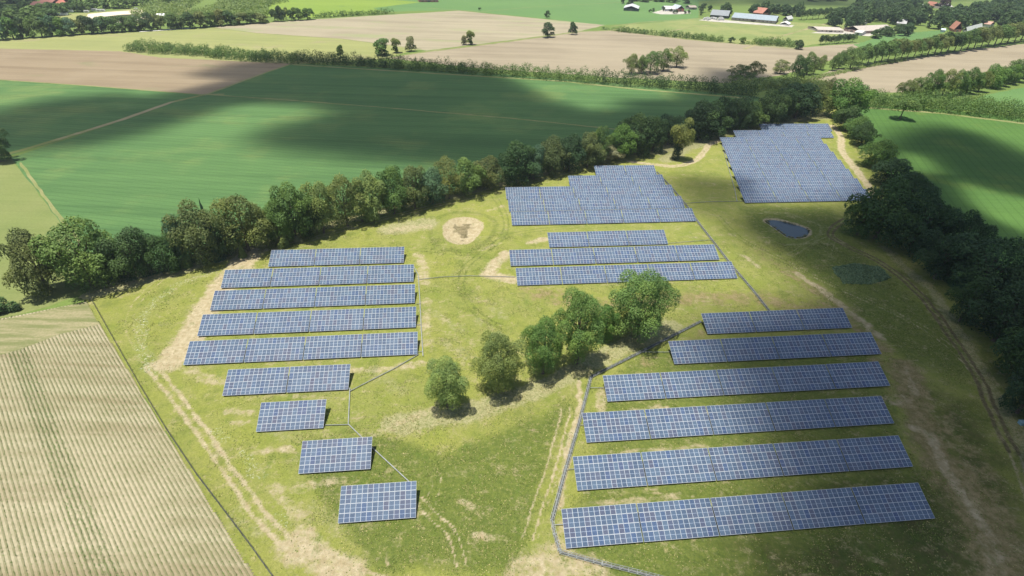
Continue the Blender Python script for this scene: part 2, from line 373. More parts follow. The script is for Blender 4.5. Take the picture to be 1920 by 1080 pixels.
for y, xa, xb in ((782, 1180, 1330), (850, 1150, 1330), (940, 1110, 1300), (768, 1180, 1250)): stroke('bare', [(xa, y), (xb, y-8)], 1.6, .55)
stroke('bare', [(700, 815), (760, 790), (820, 765)], 3, .5)
stroke('dirt', [(1000, 548), (1120, 575), (1200, 565), (1330, 560), (1440, 560)], 9, .62)
stroke('dirt', [(1440, 560), (1500, 580), (1570, 575)], 9, .6); stroke('dirt', [(1330, 625), (1300, 640)], 5, .5)
stroke('dirt', [(1680, 700), (1760, 800), (1870, 950)], 16, .5); stroke('dirt', [(1650, 680), (1700, 700)], 7, .6)
stroke('dirt', [(1180, 655), (1230, 700)], 5, .45); stroke('dirt', [(1420, 470), (1480, 530)], 8, .4)
for y in (675, 735, 812, 900): stroke('dirt', [(1250, y), (1650, y-28)], 1.8, .4)
# rows: shade-loving darker turf and dry soil under the tables
# tracks
track('bare', [(760, 1120), (690, 1085), (610, 1060), (545, 1025), (490, 965), (440, 900), (385, 820), (330, 745), (280, 685)], 1.9, 1.0, .78, .48)
track('bare', [(280, 685), (250, 635), (245, 595), (262, 560), (305, 524), (360, 500), (430, 482), (520, 462)], 1.9, .7, .5, .15)
track('bare', [(400, 492), (560, 455), (700, 415), (850, 378), (940, 357), (1060, 325), (1180, 300)], 1.9, .8, .55, .25)
track('bare', [(1180, 303), (1260, 312), (1300, 303), (1318, 288), (1330, 272), (1350, 262)], 1.8, 1.3, .9, .75)
track('bare', [(1560, 236), (1577, 256), (1578, 282), (1600, 312), (1625, 345), (1640, 365)], 1.9, 1.6, .85, .85)
track('bare', [(990, 1010), (1010, 940), (1035, 870), (1052, 800), (1062, 765)], 1.9, .6, .72, .3)
track('bare', [(1020, 1010), (1035, 950), (1055, 890), (1070, 830)], 1.9, .5, .5, .2)
track('bare', [(785, 938), (815, 968), (848, 1005), (865, 1060)], 1.7, .55, .75, .2)
track('bare', [(800, 860), (820, 900), (812, 930)], 1.7, .5, .5, .1)
track('bare', [(1940, 960), (1905, 860), (1865, 780), (1835, 710), (1790, 640), (1740, 570), (1690, 520), (1640, 487), (1590, 462), (1562, 447)], 1.9, .9, .68, .55)
track('mud', [(1900, 850), (1865, 780), (1835, 710), (1790, 640), (1740, 570), (1690, 520), (1640, 487), (1590, 462), (1558, 444), (1562, 428), (1585, 412)], 1.9, 1.3, .75, .45)
track('bare', [(1395, 450), (1450, 478), (1520, 515), (1600, 552), (1700, 598), (1780, 650), (1835, 710)], 1.8, .55, .62, .2)
track('lush', [(920, 360), (945, 400), (945, 440), (905, 475), (872, 505), (868, 545), (895, 590), (945, 615)], 1.9, .9, .6, .4)
track('lush', [(1080, 425), (960, 440), (900, 475), (800, 470), (690, 460)], 1.9, .7, .6, .3)
track('lush', [(1260, 385), (1330, 395), (1390, 450), (1500, 505), (1600, 556)], 1.9, .8, .6, .3)
track('straw', [(1480, 480), (1530, 450), (1560, 440), (1555, 470)], 1.9, .6, .6, 0)
stroke('bare', [(795, 520), (870, 517), (960, 517)], .8, .3)
# lush dark turf
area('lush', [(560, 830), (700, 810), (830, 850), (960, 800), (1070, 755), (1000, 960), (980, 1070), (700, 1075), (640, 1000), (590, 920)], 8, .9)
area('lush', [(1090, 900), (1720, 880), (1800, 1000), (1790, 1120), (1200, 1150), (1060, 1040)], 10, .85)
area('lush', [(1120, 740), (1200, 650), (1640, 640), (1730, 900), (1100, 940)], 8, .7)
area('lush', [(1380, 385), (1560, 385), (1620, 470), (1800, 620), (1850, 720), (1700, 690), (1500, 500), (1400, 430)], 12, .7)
area('lush', [(1560, 498), (1640, 500), (1668, 525), (1580, 535)], 3, .6)
area('dark_ground', [(1500, 900), (1740, 870), (1700, 700), (1850, 760), (1960, 960), (2000, 1200), (1450, 1200), (1380, 1050), (1250, 1010), (1600, 980)], 22, .8)  # dark green and brown ground tone over the lower right side
area('dark_ground', [(1790, 640), (1880, 800), (1960, 980), (2050, 900), (1900, 700), (1720, 520), (1640, 480), (1560, 430), (1640, 470)], 6, .6)
# ponds
sp = sdf(X, Y, pond_w); si = sdf(X, Y, pit_w)
for s_ in (sp, si):
    A['bare'] = np.maximum(A['bare'], 1.0*(s_ > -.2)+.85*(1-sstep(-s_, .3, 2.2))*(s_ <= -.2))
    A['lush'] = np.maximum(A['lush'], .5*sstep(-s_, 3, 5)*(1-sstep(-s_, 6, 8)))
A['mud'] = np.maximum(A['mud'], 0.62*sstep(si+4.*(vnoise(X, Y, 1.5)-.5), 1.8, 4.5))
stroke('flower', [(290, 700), (268, 650), (262, 605), (290, 562), (340, 530), (405, 508)], 4.6, .60)
for q in ((410, 810), (450, 850), (470, 880), (530, 965)): stroke('flower', [q, (q[0]+18, q[1]+14)], 3, .6)
Z = .07+.10*fbm(X, Y, 9., 4)-.9*sstep(sp, -1.2, 1.2)-.75*sstep(si, -1.5, 2.)-.12*A['bare']*.3
inp = sdf(X, Y, [tuple(p) for p in pk]) > -1.
Z = np.where(sstep(sdf(X, Y, [tuple(p) for p in pk]), -1, 4) < 1, Z*1., Z)
idx = np.arange(X.size).reshape(X.shape)
Fm = np.stack([idx[:-1, :-1], idx[1:, :-1], idx[1:, 1:], idx[:-1, 1:]], -1).reshape(-1, 4)
keep = inp[:-1, :-1].reshape(-1); Fm = Fm[keep]
used = np.zeros(X.size, bool); used[Fm.ravel()] = True; rem = np.cumsum(used)-1
n = N('park_meadow')
hf = n.noise(.9, 7, .8, lo=.22, hi=.78); mf = n.noise(.16, 6, .7, lo=.3, hi=.7); bf = n.noise(.03, 4, .6, lo=.35, hi=.65)
vf = n.noise(3.2, 4, .8, lo=.25, hi=.75)
c = n.mix(bf, (.315, .335, .068), (.225, .272, .055))
c = n.mix(n.math('MULTIPLY', mf, .75), c, (.36, .345, .12))
c = n.mix(n.math('MULTIPLY', n.noise(.09, 7, .75, lo=.52, hi=.66), .6), c, (.15, .19, .045))
c = n.mix(n.math('MULTIPLY', hf, .45), c, (.12, .155, .035))
def brk(att, k, lo, hi, sc, det=6):
    v = n.math('ADD', n.attr(att), n.math('MULTIPLY', n.math('SUBTRACT', n.noise(sc, det, .75), .5), k)); return n.ramp(v, lo, hi)
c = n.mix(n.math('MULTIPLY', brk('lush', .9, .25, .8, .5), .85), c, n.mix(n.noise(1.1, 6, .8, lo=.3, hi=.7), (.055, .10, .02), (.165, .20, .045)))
c = n.mix(n.math('MULTIPLY', n.math('MULTIPLY', brk('lush', .8, .3, .8, .35), n.noise(.7, 6, .8, lo=.55, hi=.68)), .8), c, (.36, .32, .14))
c = n.mix(n.math('MULTIPLY', brk('dark_ground', 1.0, .3, .9, .12), .85), c, n.mix(n.noise(.35, 7, .8, lo=.4, hi=.62), (.030, .055, .012), (.075, .062, .032)))
c = n.mix(brk('dirt', 1.8, .3, .8, .25), c, n.mix(n.noise(.5, 5, .7, lo=.35, hi=.65), (.20, .165, .07), (.33, .26, .14)))
c = n.mix(brk('straw', 1.6, .30, .85, .5), c, n.mix(n.noise(1.4, 6, .8, lo=.3, hi=.7), (.22, .23, .09), (.47, .43, .25)))
c = n.mix(brk('bare', 1.7, .30, .80, .35, 9), c, n.mix(n.noise(.8, 6, .75, lo=.3, hi=.7), (.38, .30, .18), (.60, .51, .36)))
c = n.mix(brk('mud', .8, .35, .75, .8), c, n.mix(n.noise(1.1, 5, .7, lo=.35, hi=.65), (.095, .075, .045), (.17, .135, .08)))
c = n.mix(n.math('MULTIPLY', brk('flower', 1.2, .35, .8, .5), n.noise(1.9, 6, .85, lo=.53, hi=.60)), c, (.66, .67, .58))
c = n.mix(n.math('MULTIPLY', n.noise(.22, 8, .85, lo=.53, hi=.66), .75), c, (.44, .37, .22))
c = n.mix(n.math('MULTIPLY', n.noise(.6, 8, .85, lo=.57, hi=.67), .65), c, (.075, .115, .02))
sc = n.noise(1., 6, .8, vec=n.map((.16, .5, 1), -.12), lo=.56, hi=.66); sc2 = n.noise(.035, 3, .6, lo=.42, hi=.6)
c = n.mix(n.math('MULTIPLY', n.math('MULTIPLY', sc, sc2), .8), c, (.40, .33, .20))
gr = n.noise(1., 6, .8, vec=n.map((.25, .12, 1), .5), lo=.55, hi=.68); c = n.mix(n.math('MULTIPLY', gr, .5), c, (.10, .17, .03))
c = n.mix(n.math('MULTIPLY', vf, .45), c, (.08, .10, .02))
M_park = n.bsdf(c, .95, .1, normal=n.bump(n.math('ADD', n.noise(1.2, 6, .8), n.noise(4., 3, .8)), .9, .35))
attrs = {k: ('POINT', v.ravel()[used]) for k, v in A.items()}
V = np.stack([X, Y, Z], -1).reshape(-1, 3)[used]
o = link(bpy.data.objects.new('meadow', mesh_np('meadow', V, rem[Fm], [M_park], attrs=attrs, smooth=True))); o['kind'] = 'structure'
def gz(x, y):      # meadow height at a point
    i = int(np.clip((x-x0)/ST, 0, len(xs)-1)); j = int(np.clip((y-y0)/ST, 0, len(ys)-1)); return float(Z[i, j])

# water
n = N('pond_water'); m_ = n.bsdf((.045, .062, .065), .03, .5, normal=n.bump(n.noise(1.5, 3, .6), .06, .05))
wp = [(p[0], p[1]) for p in pond_w]; c0 = np.mean(wp, 0); wp = [tuple(c0+(np.array(p)-c0)*1.04) for p in wp]
sheet('water', None, m_, -.30, 0, 1, world=wp)

# maize field at lower left
M_maize_soil = None
MZ = [(-200, 640), (0, 598), (165, 566), (300, 795), (505, 1110), (560, 1250), (-200, 1400)]
d_ = U(483, 1080)-U(170, 575); AM = math.atan2(d_[1], d_[0])       # row direction
n = N('maize_soil')
v = n.map((1, 1, 1), -AM)
wv = n.n('ShaderNodeTexWave', bands_direction='Y', wave_profile='SIN'); n.l(v, wv.inputs[0]); PER = .75
wv.inputs['Scale'].default_value = math.pi*2/20/PER; wv.inputs['Distortion'].default_value = .06; wv.inputs['Detail'].default_value = 3; wv.inputs['Detail Scale'].default_value = 1.2
rows = n.ramp(wv.outputs[1], .35, .8)
lf = n.noise(1., 3, .6, vec=n.map((.02, .35, 1), -AM), lo=.35, hi=.65)
c = n.mix(lf, (.275, .24, .155), (.36, .325, .225)); c = n.mix(n.noise(.03, 4, .6, lo=.45, hi=.7), c, (.41, .36, .26)); c = n.mix(n.math('MULTIPLY', n.noise(1., 3, .6, vec=n.map((.01, .12, 1), -AM), lo=.5, hi=.66), .6), c, (.19, .14, .085))
c = n.mix(n.math('MULTIPLY', rows, n.math('ADD', .26, n.math('MULTIPLY', n.noise(.5, 4, .7, lo=.3, hi=.6), .4))), c, (.115, .125, .055))
c = n.mix(n.math('MULTIPLY', n.noise(1.6, 6, .8, lo=.3, hi=.7), .5), c, (.15, .145, .07))
M_maize_soil = n.bsdf(c, .95, .1, normal=n.bump(n.math('ADD', n.noise(2., 5, .7), rows), .6, .2))
sheet('soil', MZ, M_maize_soil, .068, .3, 31)
n = N('headland_soil')
c = n.mix(n.noise(1., 4, .7, vec=n.map((.05, .5, 1), -AM+1.45), lo=.35, hi=.65), (.16, .165, .075), (.29, .25, .155))
c = n.mix(n.math('MULTIPLY', n.noise(1.3, 6, .8, lo=.3, hi=.7), .5), c, (.09, .13, .035))
M_head = n.bsdf(c, .95, .1, normal=n.bump(n.noise(2., 5, .7), .6, .2))
sheet('soil', [(-200, 642), (0, 600), (163, 568), (186, 608), (110, 628), (40, 655), (-200, 720)], M_head, .072, .6, 32)
# ------------------------------------------------------------------ clouds high above the camera: they cast the drifting shade
n = N('cloud_vapour')
den = n.attr('cover')
tr = n.n('ShaderNodeBsdfTransparent'); df = n.n('ShaderNodeBsdfDiffuse'); df.inputs[0].default_value = (.92, .93, .95, 1)
tl = n.n('ShaderNodeBsdfTranslucent'); tl.inputs[0].default_value = (.85, .88, .93, 1)
ms = n.n('ShaderNodeMixShader'); ms.inputs[0].default_value = .10; n.l(df.outputs[0], ms.inputs[1]); n.l(tl.outputs[0], ms.inputs[2])
mm = n.n('ShaderNodeMixShader'); n.l(den, mm.inputs[0]); n.l(tr.outputs[0], mm.inputs[1]); n.l(ms.outputs[0], mm.inputs[2])
n.l(mm.outputs[0], n.out.inputs[0]); M_cloud = n.m
def cloud(shades, holes, soft, dens, label, alt=650., step=7., seed=0, nz=.45):
    sh = [(np.array(UL(p)), s) for p, s in shades]; ho = [(np.array(UL(p)), s) for p, s in holes]
    allp = np.concatenate([p for p, _ in sh]); a0 = allp.min(0)-70; a1 = allp.max(0)+70
    gx, gy = np.meshgrid(np.arange(a0[0], a1[0], step), np.arange(a0[1], a1[1], step), indexing='ij')
    wx = (fbm(gx+seed*91, gy, 70, 4)-.5)*2; wy = (fbm(gx, gy+seed*57+400, 70, 4)-.5)*2
    d = np.zeros(gx.shape)
    for p, s in sh:
        sf = soft*s; d = np.maximum(d, sstep(sdf(gx+wx*sf*.5, gy+wy*sf*.5, [tuple(q) for q in p]), -sf, sf))
    for p, s in ho:
        sf = soft*s; d = d*(1-sstep(sdf(gx+wx*sf*.5, gy+wy*sf*.5, [tuple(q) for q in p]), -sf, sf))
    d = np.clip(d*(1-nz*sstep(fbm(gx-900+seed*33, gy+300, 110, 4), .5, .8)), 0, 1)
    T = d*dens; al = 1-np.sqrt(1-np.clip(T, 0, .995))
    off = SUN[:2]/SUN[2]*alt
    pu = fbm(gx+50, gy+70, 60, 5)
    top = alt+55*d*(.5+pu); bot = alt-14*d*(.6+pu)
    nv = gx.size; id1 = np.arange(nv).reshape(gx.shape)
    F = np.stack([id1[:-1, :-1], id1[1:, :-1], id1[1:, 1:], id1[:-1, 1:]], -1).reshape(-1, 4)
    k = np.maximum.reduce([d.ravel()[F[:, i]] for i in range(4)]) > .004; F = F[k]
    V = np.concatenate([np.stack([gx+off[0], gy+off[1], top], -1).reshape(-1, 3), np.stack([gx+off[0], gy+off[1], bot], -1).reshape(-1, 3)])
    F = np.concatenate([F, F[:, ::-1]+nv]); us = np.zeros(2*nv, bool); us[F.ravel()] = True; rm = np.cumsum(us)-1
    me = mesh_np('cloud', V[us], rm[F], [M_cloud], attrs={'cover': ('POINT', np.concatenate([al.ravel(), al.ravel()])[us])}, smooth=True)
    o = link(bpy.data.objects.new('cloud', me)); tag(o, label, 'cloud', kind='structure')
# shade outlines as they fall on the ground in the photograph
cloud([([(-320, 260), (0, 205), (90, 186), (220, 174), (300, 178), (345, 142), (430, 118), (560, 106), (700, 114), (880, 126), (935, 140), (985, 160), (1030, 188), (1090, 206), (1140, 202), (1175, 186), (1240, 184), (1300, 158), (1330, 130), (1430, 138), (1490, 158), (1530, 172), (1520, 195), (1500, 218), (1430, 236), (1330, 264), (1290, 262), (1240, 284), (1130, 290), (1000, 318), (930, 345), (860, 315), (760, 308), (640, 305), (540, 290), (470, 275), (450, 252), (500, 235), (600, 215), (560, 200), (470, 196), (410, 205), (330, 232), (260, 254), (150, 282), (60, 288), (-320, 350)], 1.)],
      [([(280, 150), (330, 140), (420, 150), (350, 166), (250, 176)], .6)], 15, .90, 'long ragged white cloud shading the green cereal fields', seed=1, nz=.06)
cloud([([(1300, 1200), (1345, 1060), (1380, 980), (1400, 900), (1380, 820), (1350, 740), (1300, 680), (1270, 630), (1330, 590), (1440, 575), (1520, 530), (1440, 480), (1375, 435), (1350, 405), (1395, 390), (1480, 392), (1570, 388), (1630, 350), (1650, 262), (1700, 240), (1760, 232), (1840, 252), (1960, 300), (2200, 380), (2500, 700), (2400, 1300)], 1.)],
      [([(1790, 338), (1850, 355), (1960, 380), (2050, 430), (2050, 520), (1940, 455), (1850, 415), (1800, 375)], .5), ([(1690, 285), (1730, 290), (1760, 320), (1700, 320)], .5)],
      15, .96, 'broad white cloud shading the right side of the solar park', seed=2, nz=.0)
cloud([([(1240, 335), (1290, 330), (1400, 340), (1400, 378), (1300, 400), (1270, 372)], 1.)], [], 9, .8, 'small wisp of white cloud over the middle of the park', seed=3, step=4., nz=.1)
cloud([([(-60, 40), (120, 20), (60, -8), (-400, -10), (-400, 60)], 1.)], [], 40, .9, 'distant white cloud over the far left woodland', seed=4, step=20.)
cloud([([(1290, 14), (1400, 9), (1620, 14), (1720, 8), (1900, -10), (1250, -12)], 1.)], [], 40, .8, 'distant white cloud over the far right woodland', seed=5, step=20.)

# ------------------------------------------------------------------ solar tables
TH, TILT = R(6.626), R(22.98)
MW, MH, GAP, HF = 1.0, 1.65, .02, .6
n = N('solar_glass')
uv = n.n('ShaderNodeUVMap').outputs[0]; sx = n.n('ShaderNodeSeparateXYZ'); n.l(uv, sx.inputs[0])
oi = n.n('ShaderNodeObjectInfo')
rnd = n.math('FRACT', n.math('ADD', oi.outputs['Random'], n.attr('mrand')))
wn = n.n('ShaderNodeTexWhiteNoise', noise_dimensions='1D'); n.l(n.math('MULTIPLY', rnd, 97.3), wn.inputs['W']); 
ws = n.n('ShaderNodeSeparateColor'); n.l(wn.outputs['Color'], ws.inputs[0])
u_, v_ = sx.outputs[0], sx.outputs[1]
eu = n.math('MINIMUM', u_, n.math('SUBTRACT', 1., u_)); ev = n.math('MINIMUM', v_, n.math('SUBTRACT', 1., v_))
bu = n.math('LESS_THAN', eu, .021); bv = n.math('LESS_THAN', ev, .018)
midl = n.math('LESS_THAN', n.math('ABSOLUTE', n.math('SUBTRACT', v_, .5)), .010)
cu = n.math('LESS_THAN', n.math('ABSOLUTE', n.math('SUBTRACT', n.math('FRACT', n.math('MULTIPLY', u_, 6.)), .5)), .025)
cv = n.math('LESS_THAN', n.math('ABSOLUTE', n.math('SUBTRACT', n.math('FRACT', n.math('MULTIPLY', v_, 10.)), .5)), .035)
c = n.mix(ws.outputs[0], (.048, .074, .122), (.073, .110, .165))
c = n.mix(n.math('MULTIPLY', n.ramp(ws.outputs[1], .55, 1.), .55), c, (.072, .066, .100))
c = n.mix(n.math('MULTIPLY', n.ramp(ws.outputs[2], .75, 1.), .6), c, (.035, .065, .15))
c = n.mix(n.math('MULTIPLY', n.math('MAXIMUM', cu, cv), .30), c, (.35, .42, .52))
c = n.mix(midl, c, (.42, .50, .62))
c = n.mix(n.math('MAXIMUM', bu, bv), c, (.47, .51, .57))
M_glass = n.bsdf(c, .02, .4)
M_alu = plain('aluminium_frame', (.36, .38, .41), .6, 0., .3, .04)
M_steel = plain('galvanised_steel', (.42, .45, .46), .5, .6, .5, .12)
M_back = plain('backsheet', (.5, .5, .5), .7)
def module_geo(ox, oy):
    w, h, t, r = MW, MH, .035, .014
    V = [(ox, oy, 0), (ox+w, oy, 0), (ox+w, oy+h, 0), (ox, oy+h, 0), (ox+r, oy+r, 0), (ox+w-r, oy+r, 0), (ox+w-r, oy+h-r, 0), (ox+r, oy+h-r, 0),
         (ox, oy, -t), (ox+w, oy, -t), (ox+w, oy+h, -t), (ox, oy+h, -t)]
    F = [(4, 5, 6, 7), (0, 1, 5, 4), (1, 2, 6, 5), (2, 3, 7, 6), (3, 0, 4, 7), (0, 8, 9, 1), (1, 9, 10, 2), (2, 10, 11, 3), (3, 11, 8, 0), (8, 11, 10, 9)]
    UVq = [[(0, 0), (1, 0), (1, 1), (0, 1)]]+[[(.5, .5)]*4]*9
    return V, F, UVq, [0]+[1]*8+[2]
V, F, q, mi = module_geo(-MW/2, -MH/2)
ME_mod = mesh_np('solar_panel', V, F, [M_glass, M_alu, M_back], mi, np.array(q).reshape(-1, 2))
V, F, q, mi, rr = [], [], [], [], []
rng_t = np.random.default_rng(3)
def table_geo(seed):
    rg = np.random.default_rng(seed); V, F, q, mi, rr = [], [], [], [], []
    for j in range(4):
        for i in range(14):
            v, f, uq, m = module_geo(i*(MW+GAP), j*(MH+GAP)); k = len(V)
            V += v; F += [tuple(a+k for a in t) for t in f]; q += uq; mi += m; rr += [rg.random()]*10
    return mesh_np('panel_field', V, F, [M_glass, M_alu, M_back], mi, np.array(q).reshape(-1, 2), {'mrand': ('FACE', rr)})
ME_far = [table_geo(s) for s in range(5)]
LT = 14*(MW+GAP)-GAP; DT = 4*(MH+GAP)-GAP; ct, st_ = math.cos(TILT), math.sin(TILT)
fr = MB()
for t in (.55, 2.2, 4.5, 6.1):
    fr.box((LT/2, t*ct+.09*st_, HF+t*st_-.09*ct), (LT, .06, .09), rx=TILT)
for i in range(5):
    x = .9+i*(LT-1.8)/4
    fr.bar((x, .3*ct, HF+.3*st_-.17), (x, 6.4*ct, HF+6.4*st_-.17), .08, .12)
    fr.bar((x, 1.1*ct, -.3), (x, 1.1*ct, HF+1.1*st_-.2), .1); fr.bar((x, 5.3*ct, -.3), (x, 5.3*ct, HF+5.3*st_-.2), .1)
    fr.bar((x, 1.1*ct, .2), (x, 5.2*ct, HF+5.2*st_-.5), .05)
ME_frame = fr.mesh('support_frame', M_steel)
ORD = ['first', 'second', 'third', 'fourth', 'fifth', 'sixth', 'seventh', 'eighth', 'ninth', 'tenth', 'eleventh', 'twelfth', 'thirteenth', 'fourteenth', 'fifteenth', 'sixteenth', 'seventeenth', 'eighteenth', 'nineteenth', 'twentieth', 'twenty-first', 'twenty-second', 'twenty-third', 'twenty-fourth', 'twenty-fifth', 'twenty-sixth', 'twenty-seventh', 'twenty-eighth', 'twenty-ninth', 'thirtieth', 'thirty-first', 'thirty-second', 'thirty-third', 'thirty-fourth', 'thirty-fifth', 'thirty-sixth', 'thirty-seventh', 'thirty-eighth', 'thirty-ninth', 'fortieth']
LR = {1: ['only'], 2: ['left', 'right'], 3: ['left', 'middle', 'right'], 4: ['leftmost', 'second', 'third', 'rightmost'], 5: ['leftmost', 'second', 'middle', 'fourth', 'rightmost']}
def table(x, y, label, group, near=True, seed=0):
    e = empty('solar_table', (x, y, 0), TH, label=label, cat='solar panels', group=group)
    e.rotation_euler = (R(float(rng_t.normal(0, .22))), R(float(rng_t.normal(0, .10))), TH)
    link(bpy.data.objects.new('support_frame', ME_frame), e)
    if near:
        for j in range(4):
            for i in range(14):
                m = link(bpy.data.objects.new('solar_panel', ME_mod), e); t = j*(MH+GAP)+MH/2
                m.location = (i*(MW+GAP)+MW/2, t*ct, HF+t*st_); m.rotation_euler = (TILT, 0, 0)
    else:
        m = link(bpy.data.objects.new('panel_field', ME_far[seed % 5]), e); m.location = (0, 0, HF); m.rotation_euler = (TILT, 0, 0)
def trow(n_, x, y, where, group, near=True, sd=0):
    for k in range(n_):
        wd = {'leftmost': 'leftmost', 'rightmost': 'rightmost'}.get(LR[n_][k], LR[n_][k])
        lb = where if n_ == 1 else f'{wd} table'+(' from left' if wd in ('second', 'third', 'fourth') else '')+f' in {where}'
        table(x+k*14.5*math.cos(TH), y+k*14.5*math.sin(TH), lb, group, near, sd*7+k)
G_ = 'solar tables of the lower right array'
for i, (n_, x, y) in enumerate([(5, 11.13, 54.16), (5, 14.2, 66.24), (5, 17.24, 78.34), (5, 23.44, 90.81), (4, 42.62, 104.86), (3, 54.97, 117.91)]):
    trow(n_, x, y, 'the '+['nearest row', 'second row from the front', 'third row from the front', 'fourth row from the front', 'four-table row', 'three-table back row'][i]+' of the lower right array', G_, sd=i)
G_ = 'solar tables of the left array'
for i, (n_, x, y, lb) in enumerate([(1, -30.92, 57.67, 'blue solar table standing alone, lowest of the three single ones'), (1, -41.94, 68.17, 'blue solar table standing between the two other single ones'), (1, -54.82, 78.56, 'blue single solar table just below the two-table row'),
        (2, -67.01, 88.92, 'the short two-table row of the left array'), (4, -81.47, 98.97, 'the front four-table row of the left array'), (4, -83.76, 110.33, 'the second four-table row of the left array'),
        (4, -86.02, 121.92, 'the third four-table row of the left array'), (4, -88.33, 133.37, 'the fourth four-table row of the left array'), (3, -79.08, 146.34, 'the three-table back row of the left array')]):
    trow(n_, x, y, lb, G_, sd=i+10)
G_ = 'solar tables of the middle array'
for i, (n_, x, y) in enumerate([(5, 1.67, 139.66), (5, -0.63, 151.28), (3, 12.75, 164.72)]):
    trow(n_, x, y, 'the '+['front row', 'middle row', 'short back row'][i]+' of the middle array behind the oaks', G_, sd=i+20)
def US(u, s): return u*math.cos(TH)-s*math.sin(TH), u*math.sin(TH)+s*math.cos(TH)
G_ = 'solar tables of the stepped block by the tree belt'
for i, (n_, u, s) in enumerate([(5, 20.2, 179.7), (5, 20.2, 191.6), (5, 20.2, 203.4), (3, 49.2, 215.2), (2, 63.7, 227.0)]):
    trow(n_, *US(u, s), 'the '+['front', 'second', 'third', 'fourth, three-table', 'two-table back'][i]+' row of the stepped block by the tree belt', G_, False, i+30)
G_ = 'solar tables of the far block'
for i in range(9):
    s = 195.4+11.86*i; u = 120.1+3.67*i if i < 7 else (155.2, 176.2)[i-7]
    trow(4 if i < 8 else 3, *US(u, s), 'the '+['front', 'second', 'third', 'fourth', 'fifth', 'sixth', 'seventh', 'eighth, right-shifted', 'back'][i]+' row of the far solar block', G_, False, i+40)

# ------------------------------------------------------------------ foliage and trees
n = N('foliage')
oi = n.n('ShaderNodeObjectInfo')
tc = n.n('ShaderNodeTexCoord')
vz = n.noise(2.2, 5, .7, vec=tc.outputs['Object'], lo=.3, hi=.7); vf = n.noise(9., 4, .8, vec=tc.outputs['Object'], lo=.3, hi=.7)
c = n.mix(n.math('MULTIPLY', vz, .55), oi.outputs['Color'], n.mix(1., oi.outputs['Color'], (1.55, 1.35, 1.0), 'MULTIPLY'))
c = n.mix(n.math('MULTIPLY', vf, .55), c, n.mix(1., c, (.50, .58, .55), 'MULTIPLY'))
c = n.mix(n.math('MULTIPLY', n.attr('tint'), .6), c, n.mix(1., c, (1.8, 1.5, 1.1), 'MULTIPLY'))
p = n.n('ShaderNodeBsdfPrincipled'); n.l(c, p.inputs['Base Color']); p.inputs['Roughness'].default_value = .6; p.inputs['Specular IOR Level'].default_value = .25
t = n.n('ShaderNodeBsdfTranslucent'); n.l(n.mix(1., c, (1.3, 1.5, .6), 'MULTIPLY'), t.inputs[0])
ms = n.n('ShaderNodeMixShader'); ms.inputs[0].default_value = .22; n.l(p.outputs[0], ms.inputs[1]); n.l(t.outputs[0], ms.inputs[2]); n.l(ms.outputs[0], n.out.inputs[0])
M_leaf = n.m
M_bark = plain('bark', (.13, .105, .08), .9, 0, .1, .35, 2.)
def leaves(P, Nn, size, rg, tint=None):
    """small bent quads at P facing Nn"""
    k = len(P); t = rg.normal(size=(k, 3)); t -= (t*Nn).sum(1)[:, None]*Nn; t /= np.linalg.norm(t, axis=1)[:, None]+1e-9
    b = np.cross(Nn, t); s = size*rg.uniform(.6, 1.35, k)[:, None]
    a = t*s*.5; b = b*s*.5*rg.uniform(.6, 1., k)[:, None]
    V = np.stack([P-a, P-b*.9-Nn*s*.12, P+a, P+b*.9-Nn*s*.12], 1).reshape(-1, 3)
    F = np.arange(4*k).reshape(-1, 4)
    return V, F, np.repeat(rg.random(k) if tint is None else tint, 4)
